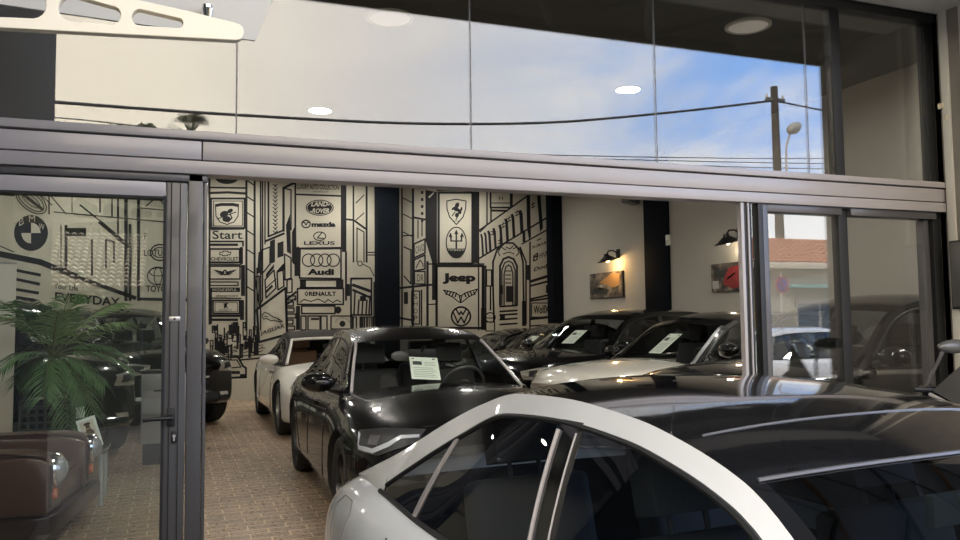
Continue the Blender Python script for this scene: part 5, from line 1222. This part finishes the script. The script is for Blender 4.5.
# street sign
q = mirr(781, 285, 15.5); sg_ = empty('street_sign', (q.x, q.y, GZ), 0, 'round no-parking sign on a post mirrored in the lower right window', 'sign')
MB().cyl((0, 0, 0), (0, 0, q.z-GZ+.3), .03, n=10).build('post', M_FRAME, sg_)
b = MB(); b.lathe([(.001, 0), (.20, 0), (.20, .02), (.001, .02)], (0, .03, q.z-GZ), (0, 1, 0), 30); dk = b.build('sign_disc', mat('sign_red', (.45, .03, .03), .4), sg_)
MB().lathe([(.001, .021), (.155, .021), (.155, .024), (.001, .024)], (0, .03, q.z-GZ), (0, 1, 0), 30).build('sign_face', mat('sign_blue', (.03, .06, .28), .4), dk)
MB().box(-.16, .16, .0545, .0575, -.018, .018, T=Matrix.Translation((0, 0, q.z-GZ)) @ Matrix.Rotation(.78, 4, 'Y')).build('sign_bar', mat('sign_red', (.45, .03, .03), .4), dk, smooth=False)
# ------------------------------------------------------------------ daylight
wd = bpy.data.worlds.new('sky'); SC.world = wd; wd.use_nodes = True; nt = wd.node_tree
bg = nt.nodes['Background']; tc = nt.nodes.new('ShaderNodeTexCoord'); sp_ = nt.nodes.new('ShaderNodeSeparateXYZ'); nt.links.new(tc.outputs['Generated'], sp_.inputs[0])
def node(t, **kw):
    n = nt.nodes.new(t)
    for k_, v_ in kw.items(): setattr(n, k_, v_)
    return n
def ramp(src, stops):
    r = node('ShaderNodeValToRGB'); nt.links.new(src, r.inputs[0]); e = r.color_ramp.elements
    while len(e) > 1: e.remove(e[-1])
    e[0].position, e[0].color = stops[0][0], (*stops[0][1], 1)
    for p, c in stops[1:]: q_ = e.new(p); q_.color = (*c, 1)
    return r
mr1 = node('ShaderNodeMapRange'); mr1.inputs[1].default_value = -1; mr1.inputs[2].default_value = 1; nt.links.new(sp_.outputs[0], mr1.inputs[0])
blue = ramp(mr1.outputs[0], [(0, (.95, .82, .60)), (.50, (.93, .84, .68)), (.62, (.68, .65, .64)), (.72, (.50, .58, .74)), (.80, (.26, .46, .88)), (.88, (.22, .42, .85)), (1, (.20, .40, .85))])
cloud = ramp(mr1.outputs[0], [(0, (1.0, .90, .72)), (.50, (.96, .87, .72)), (.62, (.74, .70, .67)), (.74, (.78, .78, .80)), (1, (.85, .87, .90))])
mp = node('ShaderNodeMapping'); mp.inputs['Rotation'].default_value = (0, .5, 0); mp.inputs['Scale'].default_value = (1.6, 1.6, 4.2); nt.links.new(tc.outputs['Generated'], mp.inputs[0])
nz = node('ShaderNodeTexNoise'); nz.inputs['Scale'].default_value = 2.1; nz.inputs['Detail'].default_value = 8; nz.inputs['Roughness'].default_value = .62; nz.inputs['Distortion'].default_value = .5; nt.links.new(mp.outputs[0], nz.inputs['Vector'])
cov = ramp(nz.outputs['Fac'], [(.40, (0, 0, 0)), (.62, (1, 1, 1))])
mxc = node('ShaderNodeMix', data_type='RGBA'); nt.links.new(cov.outputs[0], mxc.inputs[0]); nt.links.new(blue.outputs[0], mxc.inputs[6]); nt.links.new(cloud.outputs[0], mxc.inputs[7])
zr = ramp(sp_.outputs[2], [(.55, (0, 0, 0)), (.85, (.85, .85, .85))])
mxz = node('ShaderNodeMix', data_type='RGBA'); nt.links.new(zr.outputs[0], mxz.inputs[0]); nt.links.new(mxc.outputs[2], mxz.inputs[6]); mxz.inputs[7].default_value = (.72, .80, .95, 1)
nt.links.new(mxz.outputs[2], bg.inputs['Color']); bg.inputs['Strength'].default_value = SKY
sun = bpy.data.lights.new('sun', 'SUN'); sun.energy = SUN; sun.angle = .02; sun.color = (1, .88, .70)
so = bpy.data.objects.new('sun', sun); COL.objects.link(so); so.rotation_euler = V((.62, -.36, -.70)).to_track_quat('-Z', 'Y').to_euler()
SC.view_settings.view_transform = 'Standard'; SC.view_settings.look = 'None'; SC.view_settings.exposure = 0; SC.view_settings.gamma = 1
SC.view_settings.use_curve_mapping = False
